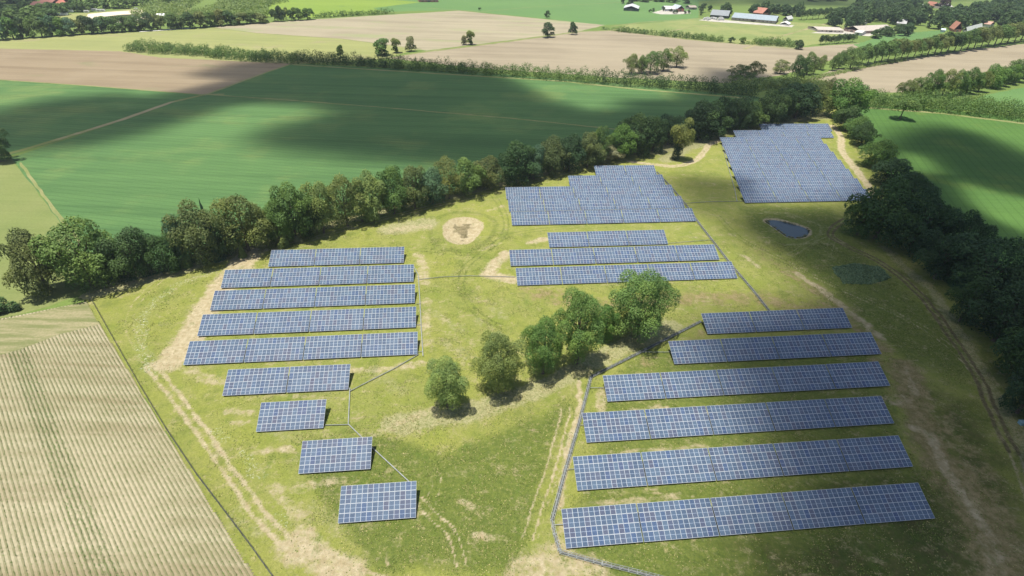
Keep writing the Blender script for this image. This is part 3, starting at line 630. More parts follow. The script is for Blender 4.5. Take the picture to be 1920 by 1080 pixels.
def crown_np(seed, nl, leaf, lobes=18, kind='oak'):
    rg = np.random.default_rng(seed); Cn = []; Rr = []
    while len(Cn) < lobes:
        v = rg.normal(size=3); v /= np.linalg.norm(v); q = rg.uniform(.3, .80)
        z = v[2]
        if kind == 'oak':
            c = np.array([v[0]*q, v[1]*q, .50+z*q*.52]); r = rg.uniform(.13, .27)*(1.2 if lobes < 20 else 1)
            if z < -.4: c[:2] *= .9
        elif kind == 'tall':
            c = np.array([v[0]*q*.8, v[1]*q*.8, .5+z*q*.62]); r = rg.uniform(.25, .4)
        elif kind == 'avenue':
            c = np.array([v[0]*q, v[1]*q, .55+z*q*.45]); r = rg.uniform(.3, .45)
        elif kind == 'bush':
            c = np.array([v[0]*q, v[1]*q, .35+abs(z)*q*.5]); r = rg.uniform(.3, .45)
        Cn.append(c); Rr.append(r)
    Cn = np.array(Cn); Rr = np.array(Rr)
    if kind == 'oak': Cn[0] = (0, 0, .62); Rr[0] = .45; Cn[1] = (rg.uniform(-.2, .2), rg.uniform(-.2, .2), .8); Rr[1] = .3
    tl = rg.random(lobes)
    li = rg.choice(lobes, size=nl*3, p=Rr**2/np.sum(Rr**2))
    v = rg.normal(size=(nl*3, 3)); v /= np.linalg.norm(v, axis=1)[:, None]; v[:, 2] = np.where(v[:, 2] < -.35, -v[:, 2], v[:, 2])
    rad = Rr[li]*(1+.09*rg.normal(size=nl*3))*np.where(rg.random(nl*3) < .14, .65, 1.)
    zs = .62
    P = Cn[li]+v*rad[:, None]*np.array([1, 1, zs])
    d = np.full(len(P), 9.)
    for k in range(lobes):
        dd = np.linalg.norm((P-Cn[k])/np.array([1, 1, zs]), axis=1)/Rr[k]; dd[li == k] = 9; d = np.minimum(d, dd)
    ok = (d > .78) | (rg.random(len(P)) < .1); P = P[ok][:nl]; v = v[ok][:nl]; li = li[ok][:nl]
    Nn = v+.55*rg.normal(size=v.shape)+np.array([0, 0, .35]); Nn /= np.linalg.norm(Nn, axis=1)[:, None]
    mx = np.abs(P[:, :2]).max(); P[:, :2] /= mx; P[:, 2] = (P[:, 2]-P[:, 2].min())/(P[:, 2].max()-P[:, 2].min())
    tint = np.clip(tl[li]*.9+.3*rg.random(len(P))-.2, 0, 1)
    P[:, 2] *= 1.8; V, F, T = leaves(P, Nn, leaf, rg, tint); V[:, 2] /= 1.8
    return (V, F, T), Cn
def crown_mesh(name, seed, nl, leaf, lobes=18, kind='oak'):
    (V, F, T), Cn = crown_np(seed, nl, leaf, lobes, kind)
    return mesh_np(name, V, F, [M_leaf], attrs={'tint': ('POINT', T)})
def conifer_mesh(seed, nl, leaf):
    rg = np.random.default_rng(seed); h = 1-np.sqrt(rg.random(nl)); a = rg.uniform(0, 6.283, nl)
    layer = (h*7) % 1; r = (1-h)*(.75+.3*(1-layer))*rg.uniform(.7, 1.05, nl)
    P = np.stack([r*np.cos(a), r*np.sin(a), h-.06*r], 1); Nn = np.stack([np.cos(a)*.5, np.sin(a)*.5, np.full(nl, .8)], 1)+.3*rg.normal(size=(nl, 3))
    Nn /= np.linalg.norm(Nn, axis=1)[:, None]; V, F, T = leaves(P, Nn, leaf, rg)
    return mesh_np('crown', V, F, [M_leaf], attrs={'tint': ('POINT', T*.5)})
def trunk_mesh(seed, limbs=6, r0=.032, split=.3):
    """unit-height tapered trunk with limbs that reach into the crown"""
    rg = np.random.default_rng(seed); V = []; F = []
    def tube(pts, rad, k=7):
        b = len(V)
        for i, (p, r) in enumerate(zip(pts, rad)):
            for j in range(k): V.append((p[0]+r*math.cos(6.283*j/k), p[1]+r*math.sin(6.283*j/k), p[2]))
        for i in range(len(pts)-1):
            for j in range(k): F.append((b+i*k+j, b+i*k+(j+1) % k, b+(i+1)*k+(j+1) % k, b+(i+1)*k+j))
    bx = np.cumsum(rg.normal(size=(7, 2))*.008, 0); zz = [0, .03, .15, .3, .45, .62, .8]
    tube([(bx[i, 0], bx[i, 1], zz[i]-.01) for i in range(7)], [r0*1.7, r0*1.1, r0, r0*.85, r0*.6, r0*.4, r0*.15])
    for k in range(limbs):
        a = 6.283*(k+rg.random()*.6)/limbs; z0 = split+rg.random()*.25; L = rg.uniform(.18, .3)
        pts = [(0, 0, z0), (math.cos(a)*L*.35, math.sin(a)*L*.35, z0+.07), (math.cos(a)*L*.7, math.sin(a)*L*.7, z0+.17), (math.cos(a)*L, math.sin(a)*L, z0+.30)]
        tube(pts, [r0*.5, r0*.4, r0*.26, r0*.08], 5)
    return mesh_np('trunk', V, F, [M_bark], smooth=True)
PR = {'near': [crown_mesh('crown', 10+i, 26000, .036, 60) for i in range(3)],
      'oak': [crown_mesh('crown', 20+i, 9500, .058, 44) for i in range(6)],
      'sparse': [crown_mesh('crown', 90+i, 7000, .056, 36) for i in range(4)],
      'tall': [crown_mesh('crown', 30+i, 6500, .075, 20, 'tall') for i in range(4)],
      'far': [crown_mesh('crown', 40+i, 2200, .13, 14) for i in range(5)],
      'avenue': [crown_mesh('crown', 50+i, 2400, .12, 14, 'avenue') for i in range(4)],
      'bush': [crown_mesh('crown', 60+i, 1500, .15, 12, 'bush') for i in range(4)],
      'conifer': [conifer_mesh(70+i, 1500, .16) for i in range(2)]}
TRK = [trunk_mesh(i) for i in range(4)]; TRKA = [trunk_mesh(9+i, 5, .026, .5) for i in range(2)]
TONE = {'dark': (.030, .062, .022), 'deep': (.022, .050, .022), 'mid': (.048, .088, .026), 'olive': (.072, .096, .033), 'brown': (.054, .075, .030), 'bright': (.054, .108, .026),
        'blue': (.042, .085, .050), 'yellow': (.088, .112, .036), 'light': (.085, .125, .045), 'grey': (.105, .120, .075), 'purple': (.035, .022, .028)}
TONE = {k: tuple((1.35 if k == 'deep' else 1.45 if k == 'dark' else 1.75)*x for x in v) for k, v in TONE.items()}  # deep is lowered further to paint in the shade on the right belt
WORD = {'dark': 'dark green', 'deep': 'very dark green', 'mid': 'mid green', 'olive': 'olive green', 'brown': 'brownish green', 'bright': 'bright green', 'blue': 'bluish green',
        'yellow': 'yellowish', 'light': 'light green', 'grey': 'grey green', 'purple': 'dark purple'}
rt = random.Random(77)
def height(bx, by, ty):
    g = U(bx, by); h = 1.
    for _ in range(30):
        e = P2(g+np.array([0, 0, h]))[1]-ty
        h += e/max(.2, (by-P2(g+np.array([0, 0, h]))[1])/h) if h > 0 else 1
        h = min(max(h, .5), 60)
    return g, h
def tree(bx, by, ty, wd, kind, tone, label, group=None, cat='tree', low=None, name='tree'):
    g, h = height(bx, by, ty); h *= 1.04 if kind in ('oak', 'tall', 'sparse') else 1.03
    R_ = wd/2*depth(g+np.array([0, 0, h/2]))/F_PX
    return tree_w(g, h, R_, kind, tone, label, group, cat, low, name)
def tree_w(g, h, R_, kind, tone, label, group=None, cat='tree', low=None, name='tree'):
    low = {'near': .10, 'oak': .02, 'sparse': .08, 'tall': .15, 'far': .10, 'avenue': .30, 'bush': .0, 'conifer': .04}[kind] if low is None else low
    e = empty(name, (float(g[0]), float(g[1]), 0.), rt.uniform(0, 6.28), label=label, cat=cat, group=group)
    if kind != 'bush':
        t = link(bpy.data.objects.new('trunk', rt.choice(TRKA if kind == 'avenue' else TRK)), e); s = max(.6, min(1., 2.2*R_/h)); t.scale = (h*s, h*s, h*.92)
    c = link(bpy.data.objects.new('crown', rt.choice(PR[kind])), e); c.location = (0, 0, h*low)
    R_ *= 1.42 if kind in ('oak', 'tall', 'sparse') else 1.15 if kind == 'near' else 1.24; c.scale = (R_*rt.uniform(.95, 1.08), R_*rt.uniform(.92, 1.05), h*(1-low)); c.rotation_euler = (0, 0, rt.uniform(0, 6.28))
    k = rt.uniform(.88, 1.12)*(1.25 if kind == 'near' else 1); col = TONE[tone]; c.color = (col[0]*k*rt.uniform(.93, 1.07), col[1]*k, col[2]*k*rt.uniform(.93, 1.07), 1)
    return e
def belt(lst, where, group, kind='oak', left='left'):
    for i, t in enumerate(lst):
        kd = t[5] if len(t) > 5 else kind
        if kd == 'oak' and t[4] in ('olive', 'grey') and i % 2: kd = 'sparse'
        tree(t[0], t[1], t[2], t[3], kd, t[4], f'{WORD[t[4]]} tree, {ORD[i]} from the {left} {where}', group)
# the oaks standing in the middle of the park
for t, lb in (((842, 764, 672, 80, 'near', 'light'), 'thin-topped light green oak, lowest of the oaks in the middle of the park'),
              ((933, 731, 622, 92, 'near', 'olive'), 'olive green oak with a bare trunk foot, second of the middle oaks from the left'),
              ((1016, 700, 600, 86, 'near', 'mid'), 'dense mid green oak, third of the middle oaks from the left'),
              ((1078, 682, 548, 102, 'near', 'mid'), 'tall spreading oak between the third oak and the largest oak'),
              ((1133, 640, 572, 42, 'oak', 'bright'), 'small bright green tree squeezed in just left of the largest oak'),
              ((1190, 632, 508, 124, 'near', 'mid'), 'largest oak, hiding part of the middle array front row')):
    tree(t[0], t[1], t[2], t[3], t[4], t[5], lb, 'oaks in the middle of the park', name='oak_tree')
belt([(93, 545, 434, 80, 'brown'), (174, 536, 418, 100, 'mid'), (222, 522, 462, 40, 'dark'), (264, 520, 430, 76, 'dark'), (316, 508, 440, 52, 'dark'), (352, 496, 405, 46, 'blue'), (384, 490, 380, 76, 'brown'), (409, 485, 378, 28, 'blue', 'conifer'), (430, 480, 415, 48, 'dark'), (467, 470, 362, 84, 'olive'), (500, 462, 385, 40, 'olive'), (526, 456, 374, 48, 'mid'),
      (557, 449, 345, 64, 'mid'), (583, 442, 368, 44, 'dark'), (607, 437, 343, 52, 'light'), (652, 424, 328, 58, 'olive'), (680, 416, 345, 44, 'light'), (702, 411, 322, 54, 'light'), (738, 401, 313, 54, 'mid'), (778, 391, 310, 50, 'brown'), (812, 383, 318, 50, 'blue'), (842, 373, 300, 46, 'olive'), (876, 364, 297, 58, 'mid'), (914, 354, 295, 48, 'brown')],
     'in the tree belt behind the left array', 'trees of the left belt')
belt([(968, 345, 266, 64, 'dark'), (1000, 336, 273, 46, 'blue'), (1034, 328, 257, 52, 'brown'), (1066, 322, 253, 46, 'deep'), (1102, 314, 249, 44, 'brown'), (1120, 307, 239, 36, 'mid'), (1140, 302, 273, 42, 'grey'), (1160, 297, 232, 48, 'bright'), (1190, 291, 213, 60, 'dark'), (1222, 283, 219, 46, 'dark'), (1251, 272, 216, 44, 'deep'), (1308, 262, 189, 54, 'deep')],
     'in the belt behind the stepped block', 'trees of the middle belt')
tree(1270, 299, 222, 36, 'tall', 'yellow', 'slender yellowish tree with a dark foot beside the sandy track bend', low=.3)
tree(1267, 300, 272, 17, 'bush', 'deep', 'small dark bush at the foot of the slender yellowish tree', cat='bush', name='bush')
belt([(1324, 256, 190, 66, 'dark'), (1353, 247, 183, 38, 'deep'), (1381, 243, 185, 48, 'dark'), (1404, 240, 193, 46, 'mid'), (1434, 234, 169, 52, 'dark'), (1462, 228, 166, 48, 'dark'), (1488, 222, 156, 62, 'deep'), (1521, 213, 153, 52, 'olive'), (1544, 201, 146, 30, 'brown'), (1577, 222, 148, 66, 'bright')],
     'in belt behind the far solar block', 'trees of the far belt')
belt([(1585, 245, 198, 42, 'dark'), (1602, 259, 218, 38, 'mid'), (1613, 274, 231, 40, 'dark'), (1636, 313, 262, 52, 'mid'), (1668, 347, 298, 62, 'deep'), (1700, 380, 324, 62, 'dark'), (1640, 448, 338, 92, 'dark'), (1606, 440, 372, 52, 'mid'), (1706, 470, 362, 84, 'deep'), (1744, 462, 398, 44, 'bright'), (1757, 432, 386, 26, 'deep'), (1786, 492, 400, 60, 'deep'), (1752, 522, 436, 84, 'deep'), (1820, 560, 446, 106, 'deep'),
      (1800, 604, 520, 60, 'dark'), (1862, 640, 536, 104, 'deep'), (1915, 610, 500, 100, 'deep'), (1904, 712, 590, 96, 'dark'), (1960, 700, 560, 110, 'deep'), (1905, 775, 675, 80, 'deep'), (1965, 800, 650, 110, 'dark'), (1972, 900, 740, 110, 'deep')],
     'down the right-hand belt', 'trees of the right belt', left='top')
tree(0, 303, 238, 46, 'oak', 'dark', 'dark tree cut by the left edge beside the end of the dirt path', low=.05)
tree(8, 582, 558, 44, 'bush', 'dark', 'low dark bush cut by the left edge above the maize field', cat='bush', name='bush')
tree(36, 581, 570, 13, 'bush', 'deep', 'tiny dark bush above the maize field headland', cat='bush', name='bush')
tree(1687, 223, 184, 38, 'avenue', 'mid', 'lone tree with a clear trunk standing in the right-hand green field', low=.36)
for i, (x, b, t, w_, tn, kd) in enumerate([(328, 508, 490, 16, 'mid', 'conifer'), (352, 500, 471, 19, 'light', 'conifer'), (387, 494, 478, 13, 'mid', 'conifer'), (456, 482, 455, 15, 'light', 'conifer'), (536, 466, 443, 22, 'light', 'bush'), (560, 455, 440, 16, 'grey', 'bush')]):
    tree(x, b, t, w_, kd, tn, f'{WORD[tn]} sapling, {ORD[i]} from the left along the foot of the left tree belt', 'saplings at the belt foot', 'sapling', name='sapling')
for x, b, t, w_, tn, lb in [(716, 103, 72, 33, 'mid', 'broad round tree, leftmost of three in a row on the pale field edge'), (744, 99, 71, 20, 'olive', 'olive narrow tree, middle of three in a row on the pale field edge'), (771, 96, 68, 21, 'grey', 'grey green tree, rightmost of three in a row on the pale field edge'),
        (870, 84, 66, 15, 'grey', 'small tree leaning against a taller one between the two pale fields'), (883, 84, 57, 19, 'olive', 'taller tree of the touching pair between the two pale fields'), (1027, 70, 43, 23, 'dark', 'dense dark round tree left of a narrower one between pale fields'), (1073, 65, 41, 17, 'dark', 'narrow dark tree, furthest right on the grassy strip between pale fields'),
        (1026, 34, 20, 10, 'dark', 'small tree alone in the far green field'), (899, 19, 14, 6, 'dark', 'tiny tree at the far tip of the pale field'), (639, 108, 84, 15, 'mid', 'slim tree rising above the plantation hedge'), (722, 105, 92, 12, 'dark', 'short dark tree between the round tree and the hedge'),
        (1497, 92, 75, 21, 'deep', 'dark round tree at the right end of the bushes by the seedbed'), (1371, 80, 69, 12, 'dark', 'left of two round bushes at the seedbed edge'), (1391, 82, 69, 12, 'mid', 'right of two round bushes at the seedbed edge'),
        (1316, 23, 6, 13, 'dark', 'left of two trees beside the farm track far away'), (1330, 22, 9, 9, 'dark', 'right of two trees beside the farm track far away'),
        (1167, 7, -4, 9, 'dark', 'small tree in front of the far green field, left of its neighbour'), (1181, 11, -4, 14, 'dark', 'rounded tree just above the grey barn in the far field')]:
    tree(x, b, t, w_, 'far', tn, lb, 'solitary trees in the far fields')
belt([(1183, 139, 101, 25, 'olive'), (1201, 138, 104, 22, 'mid'), (1218, 138, 96, 36, 'mid'), (1244, 133, 92, 30, 'mid'), (1267, 126, 87, 34, 'light')], 'in the clump on the brown seedbed', 'trees of the seedbed clump', 'sparse')
belt([(1385, 152, 121, 44, 'mid', 'sparse'), (1412, 147, 115, 32, 'olive', 'sparse'), (1462, 138, 112, 28, 'olive', 'sparse'), (1494, 149, 105, 30, 'dark', 'oak'), (1512, 140, 98, 27, 'mid', 'sparse'), (1525, 139, 108, 15, 'brown', 'sparse'), (1538, 131, 103, 17, 'olive', 'sparse'), (1560, 132, 101, 18, 'mid', 'sparse'), (1572, 129, 95, 20, 'mid', 'sparse'), (1593, 130, 90, 31, 'mid', 'sparse')],
     'in the loose trees before the avenue', 'loose trees by the avenue')
k = 0
for x in np.arange(1613, 1965, 12.5):
    by = float(np.interp(x, [1613, 1700, 1800, 1880, 1960], [123, 110, 96, 83, 71])); k += 1
    tn = rt.choice(['mid', 'mid', 'olive', 'dark', 'olive'])
    tree(x, by, by-rt.uniform(34, 43), rt.uniform(25, 33), 'avenue', tn, f'{WORD[tn]} avenue tree, {ORD[k-1]} from the left in the long avenue', 'trees of the long avenue')
belt([(1700, 184, 151, 32, 'olive'), (1720, 182, 145, 28, 'mid'), (1743, 181, 131, 32, 'mid'), (1766, 179, 130, 30, 'olive'), (1788, 177, 131, 28, 'mid'), (1812, 175, 127, 31, 'mid'), (1833, 172, 133, 24, 'olive'), (1855, 164, 121, 36, 'bright'), (1875, 161, 124, 24, 'mid'), (1890, 157, 120, 27, 'bright'), (1901, 153, 111, 34, 'mid'), (1923, 148, 109, 30, 'dark'), (1946, 143, 105, 30, 'dark')],
     'in the row above right hedge', 'trees of the row above the right hedge', 'oak')
k = 0
for x in np.arange(-12, 490, 18.5):
    by = float(np.interp(x, [0, 130, 250, 370, 480], [75, 66, 58.5, 52, 43])); hh = float(np.interp(x, [0, 60, 150, 250, 330, 400, 480], [38, 40, 34, 30, 31, 30, 22])); k += 1
    tn = rt.choice(['mid', 'dark', 'dark', 'olive', 'blue', 'mid', 'bright'] if x < 230 else ['dark', 'mid', 'olive'])
    if k == 1: tn = 'grey'
    tree(x, by, by-hh*rt.uniform(.85, 1.08), rt.uniform(24, 33), 'far', tn, f'{WORD[tn]} tree, {ORD[k-1]} from the left along the far upper left field edge', 'trees along the upper left field edge', low=.04)
belt([(516, 40, 17, 20, 'dark'), (527, 40, 11, 17, 'deep'), (538, 38, 13, 13, 'light'), (547, 39, 18, 15, 'dark'), (560, 38, 14, 22, 'mid'), (577, 37, 15, 24, 'mid')], 'in the group at the pale field corner', 'trees at the pale field corner', 'far')
def wood(poly, sp_, hh, tones, label, group, seed, kind='far'):
    rg = random.Random(seed); pw = UL(poly); pa = np.array(pw); out = []
    a, b = pa.min(0), pa.max(0); yy = a[1]; r = 0
    while yy < b[1]:
        xx = a[0]+(r % 2)*sp_/2
        while xx < b[0]:
            q = (xx+rg.uniform(-.3, .3)*sp_, yy+rg.uniform(-.3, .3)*sp_)
            if inside(np.array([q[0]]), np.array([q[1]]), pw)[0]: out.append(q)
            xx += sp_
        yy += sp_*1.15; r += 1
    Vs = []; Ts = []
    for q in out:
        v, _, t = WP[rg.randrange(len(WP))]; h = rg.uniform(*hh); r_ = sp_*rg.uniform(.5, .66); a_ = rg.uniform(0, 6.28)
        w_ = np.stack([v[:, 0]*math.cos(a_)-v[:, 1]*math.sin(a_), v[:, 0]*math.sin(a_)+v[:, 1]*math.cos(a_), v[:, 2]], 1)*np.array([r_, r_, h])
        Vs.append(w_+np.array([q[0], q[1], .2])); Ts.append(np.clip(t*.45+rg.uniform(-.3, .75), 0, 1))
    Vs = np.concatenate(Vs); Ts = np.concatenate(Ts)
    o = link(bpy.data.objects.new('woodland', mesh_np('woodland', Vs, np.arange(len(Vs)).reshape(-1, 4), [M_leaf], attrs={'tint': ('POINT', Ts)})))
    o.color = (*TONE[tones[0]], 1); tag(o, label, 'woodland', kind='stuff')
    return len(out)
WP = [crown_np(80+i, 900, .2, 12)[0] for i in range(4)]
cnt = []
cnt.append(wood([(-40, 50), (-40, 20), (0, 22), (45, 22), (90, 22), (150, 16), (240, 6), (330, 3), (345, 9), (250, 15), (170, 20), (110, 32), (60, 40)], 21, (9, 15), ['mid', 'olive', 'dark', 'blue'], 'mixed green wood behind the campsite and beach lake', 'trees of the campsite wood', 1))
cnt.append(wood([(-40, 12), (40, 10), (120, -2), (300, -6), (200, -14), (-80, -12)], 32, (12, 17), ['dark', 'deep', 'mid'], 'dark wood along the very top at upper left', 'trees of the furthest left wood', 2))
cnt.append(wood([(1545, 46), (1590, 30), (1600, 12), (1660, 8), (1715, 12), (1740, 42), (1700, 52), (1650, 40), (1600, 56), (1570, 55)], 19, (15, 23), ['dark', 'mid', 'dark', 'bright', 'blue'], 'tall wood behind the pale farmyard roofs', 'trees of the farmyard wood', 3))
cnt.append(wood([(1735, 40), (1790, 30), (1850, 22), (1870, 4), (1960, 4), (1975, 62), (1900, 56), (1850, 46), (1800, 56), (1760, 58)], 21, (15, 22), ['dark', 'mid', 'dark', 'olive', 'blue'], 'tall dark wood filling the upper right corner', 'trees of the upper right wood', 4))
cnt.append(wood([(1625, 76), (1690, 70), (1720, 62), (1705, 55), (1640, 66)], 15, (9, 12), ['dark', 'deep', 'mid'], 'dark clump of trees right below the pale farmyard', 'trees below the farmyard', 5))
cnt.append(wood([(1355, 26), (1420, 22), (1500, 26), (1500, 33), (1420, 28)], 17, (12, 17), ['dark', 'mid', 'olive', 'blue'], 'tree line behind the long blue-grey barn', 'trees behind the barns', 6))
cnt.append(wood([(1180, 2), (1290, 8), (1290, 4), (1200, -3)], 20, (10, 14), ['dark', 'mid'], 'tree line behind the small far grey barn', 'trees behind the far barn', 7))
cnt.append(wood([(1500, 4), (1560, 4), (1620, -2), (1540, -8)], 28, (12, 16), ['deep', 'dark'], 'dark shaded wood at the top right of centre', 'trees of the shaded skyline wood', 8))
k = 0
for x in np.arange(1502, 1600, 10.5):
    k += 1; by = float(np.interp(x, [1480, 1600], [35, 27])); tree(x, by+4, by-16, 13, 'avenue', 'dark', f'dark tree, {ORD[k-1]} from the left in the line behind the paddock', 'trees of the paddock line')
for k, x in enumerate(np.arange(1538, 1602, 8.5)):
    by = 84-(x-1538)*.085; tree(x, by, by-rt.uniform(15, 19), 11, 'avenue', 'dark', f'small dark tree, {ORD[k]} from the left in the short row before the farmyard', 'short row before the farmyard', low=.25)
for k, (x, by) in enumerate([(1219, 21), (1225, 20), (1244, 19), (1258, 20), (1264, 24), (1269, 24), (1284, 24), (1291, 23), (1314, 27)]):
    tree(x, by+2, by-4-(k % 3), 6, 'far', 'dark', f'small round tree, {ORD[k]} from the left around the red brick farmhouse', 'small trees by the far farmhouse')

def mass(front, back_top, dep, hh, sp_, tones, name, label, seed, leaf=.75, per=70, kind='bush', cat='hedge', k='stuff'):
    """one band of close-grown bushes between a front line (pixels) and a depth behind it"""
    rg = np.random.default_rng(seed); f = np.array(UL(front)); out = []
    for i in range(len(f)-1):
        L = np.linalg.norm(f[i+1]-f[i]); t = (f[i+1]-f[i])/L; nn = np.array([-t[1], t[0]]); nn *= 1 if nn[1] > 0 else -1
        d0 = dep if np.isscalar(dep) else dep[i]; h0 = hh if np.isscalar(hh) else hh[i]
        for a in np.arange(0, L, sp_):
            for b in np.arange(sp_*.3, max(d0, sp_*.5), sp_*.95):
                p = f[i]+t*(a+rg.uniform(-.4, .4)*sp_)+nn*(b+rg.uniform(-.4, .4)*sp_); out.append((p[0], p[1], h0*rg.uniform(.65, 1.2)))
    V = []; T = []; base = 0
    for (x, y, h) in out:
        v = rg.normal(size=(per, 3)); v /= np.linalg.norm(v, axis=1)[:, None]; v[:, 2] = np.abs(v[:, 2])
        pt = rg.random() < .15
        rr = rg.uniform(.7, 1.05, per)[:, None]
        q = v*rr; zz = q[:, 2]**(1.3 if pt else .8); sh = (1-zz*.55)[:, None] if pt else 1.
        P = np.concatenate([q[:, :2]*sp_*.72*sh, (zz*h)[:, None]], 1)+np.array([x, y, .1])
        Nn = v*np.array([1, 1, .6])+.45*rg.normal(size=v.shape)+np.array([0, 0, .35]); Nn /= np.linalg.norm(Nn, axis=1)[:, None]
        v4, _, tt = leaves(P, Nn, leaf, rg, np.clip(rg.random()*.9+.3*rg.random(per)-.2, 0, 1)); V.append(v4); T.append(tt)
    V = np.concatenate(V); T = np.concatenate(T)
    o = link(bpy.data.objects.new(name, mesh_np(name, V, np.arange(len(V)).reshape(-1, 4), [M_leaf], attrs={'tint': ('POINT', T)})))
    c = TONE[tones]; o.color = (*c, 1)
    return tag(o, label, cat, kind=k)
H1 = [(234, 97), (293, 101), (345, 104), (400, 109), (480, 116), (567, 120), (640, 123), (740, 130), (860, 138), (973, 146), (1120, 158), (1240, 167), (1330, 175), (1420, 187)]
mass(H1[:6], None, 20, 7.5, 5.6, 'mid', 'hedge', 'light leafy plantation strip along the left half of the green field', 1, .75, 190)
mass(H1[5:8], None, 17, 8.5, 5.6, 'dark', 'hedge', 'dark shaded stretch of the plantation strip behind the green field', 2, .75, 190)  # darker leaf tone paints the cloud shade into this stretch
mass(H1[7:11], None, 15, 8.5, 5.6, 'mid', 'hedge', 'sunlit light green stretch of the plantation strip behind the green field', 3, .75, 190)
mass(H1[10:], None, 16, 9, 5.6, 'dark', 'hedge', 'dark right end of the plantation strip before the far belt', 4, .75, 190)  # dark tone again puts the cloud shade into the leaf colour
mass([(1400, 172), (1450, 168), (1500, 168), (1560, 166)], None, 22, 6, 4.5, 'light', 'hedge', 'light green thicket behind the dark far belt', 5, 1., 80)
mass([(1585, 200), (1660, 204), (1740, 210)], None, 24, 8.5, 5.6, 'mid', 'hedge', 'mixed green hedge along the top of the right-hand field', 6, .75, 190)
mass([(1740, 210), (1830, 219), (1940, 231)], None, 34, 8.5, 5.6, 'mid', 'hedge', 'wide mid green hedge at the top right field corner', 7, .75, 190)
mass([(90, 530), (170, 526), (262, 508), (384, 478), (467, 458), (557, 440), (652, 415), (738, 392), (842, 364), (930, 344)], None, 7, 9., 3.2, 'dark', 'hedge', 'dark understorey between the trunks of the left tree belt', 30, .6, 90)
mass([(955, 338), (1034, 320), (1102, 306), (1190, 283), (1251, 265), (1322, 250), (1403, 234), (1487, 216), (1540, 200)], None, 7, 9., 3.2, 'dark', 'hedge', 'dark understorey between the trunks of the middle and far belts', 31, .7, 90)
mass([(1130, 56), (1138, 57)], None, 5, 3.5, 4, 'dark', 'bush', 'small bush at the left end of the seedbed hedge', 8, .9, 60, cat='bush', k=None)
mass([(1147, 58), (1155, 59)], None, 5, 4, 4, 'mid', 'bush', 'second small bush along the seedbed hedge', 9, .9, 60, cat='bush', k=None)
mass([(1158, 60), (1212, 65)], None, 9, 5.5, 4, 'mid', 'hedge', 'left stretch of green hedge above the seedbed', 10, 1., 70)
mass([(1222, 66), (1236, 67)], None, 7, 5.5, 4, 'mid', 'bush', 'separate round bush between two stretches of seedbed hedge', 11, 1., 70, cat='bush', k=None)
mass([(1241, 68), (1312, 75)], None, 9, 6, 4, 'mid', 'hedge', 'long middle stretch of green hedge above the seedbed', 12, 1., 70)
mass([(1313, 75), (1348, 79)], None, 9, 6, 4, 'mid', 'hedge', 'right stretch of green hedge above the seedbed', 13, 1., 70)
mass([(1421, 85), (1460, 87), (1490, 89)], None, 20, 7, 4.5, 'mid', 'hedge', 'bushy thicket left of the dark round tree', 14, 1., 70)
mass([(1402, 83), (1415, 84)], None, 6, 3.5, 4, 'light', 'bush', 'low scrub between the round bushes and the thicket', 15, .9, 60, cat='bush', k=None)
mass([(596, 34), (650, 31), (735, 26)], None, 9, 6.5, 5, 'mid', 'hedge', 'far hedge between the pale field and the lime green field', 16, 1.2, 60)
mass([(250, 34), (330, 33), (400, 36), (500, 34)], None, 190, 8, 7, 'light', 'woodland', 'far young plantation right of the beach lake', 17, 1.7, 40, cat='woodland')
mass([(1515, 150), (1560, 142), (1620, 128), (1700, 114)], None, 4, 2.0, 2.6, 'light', 'hedge', 'low scrub under the avenue trees', 18, .7, 40)
mass([(1100, 302), (1180, 292), (1230, 280)], None, 3.5, 1.8, 1.8, 'light', 'hedge', 'low bramble edge under the middle belt', 19, .45, 50)
mass([(180, 546), (330, 500), (480, 453), (640, 410), (800, 375), (940, 342), (1100, 298)], None, 2.2, 1.3, 1.7, 'grey', 'hedge', 'low weedy edge along the foot of the tree belt', 20, .4, 40)
mass([(1420, 232), (1480, 222), (1560, 205)], None, 5, 2.2, 2.2, 'grey', 'hedge', 'low scrub behind the far solar block', 21, .5, 40)

# ------------------------------------------------------------------ cable trays on short posts, between the tables
M_tray = plain('tray_steel', (.27, .295, .30), .6, .2, .4, .2)
M_tray2 = plain('tray_steel_pale', (.25, .27, .265), .6, .2, .4, .15)
M_cable = plain('black_cable', (.03, .03, .032), .6)
def tray(pts, width, z, label, group='cable trays between the solar tables', pale=False, ladder=True):
    if not ladder: width *= .42
    P = [U(x, y, z) for x, y in pts]; m = M_tray2 if pale else M_tray
    e = empty('cable_tray', tuple(U(*pts[0])), label=label, cat='cable tray', group=group); o0 = np.array(e.location)
    t = MB(); c = MB(); l = MB(); acc = 0
    for a, b in zip(P[:-1], P[1:]):
        a = a-o0; b = b-o0; d = b-a; L = np.linalg.norm(d); d /= L; s = np.array([-d[1], d[0], 0])*width/2
        for sg in (-1, 1): t.bar(a+s*sg, b+s*sg, .05, .12)
        if ladder:
            for k in range(int(L/1.5)+1):
                q = a+d*min(L, k*1.5); r = a+d*min(L, k*1.5+.75); t.bar(q-s, q+s, .06, .04)
                t.bar(q-s, r+s, .05, .03)
            for f in (-.5, -.2, .15, .45): c.bar(a+s*f+[0, 0, -.03], b+s*f+[0, 0, -.03], .05)
            t.bar(a+[0, 0, -.06], b+[0, 0, -.06], width*.55, .02)
        else: t.bar(a, b, width*.9, .04)
        for k in range(max(1, int(L/3.))+1):
            q = a+d*min(L, k*3.); l.bar(q+s*.8, q+s*.8-[0, 0, z+.15], .05); l.bar(q-s*.8, q-s*.8-[0, 0, z+.15], .05)
    t.build('tray', m, e); l.build('support_posts', m, e)
    if c.n: c.build('cables', M_cable, e)
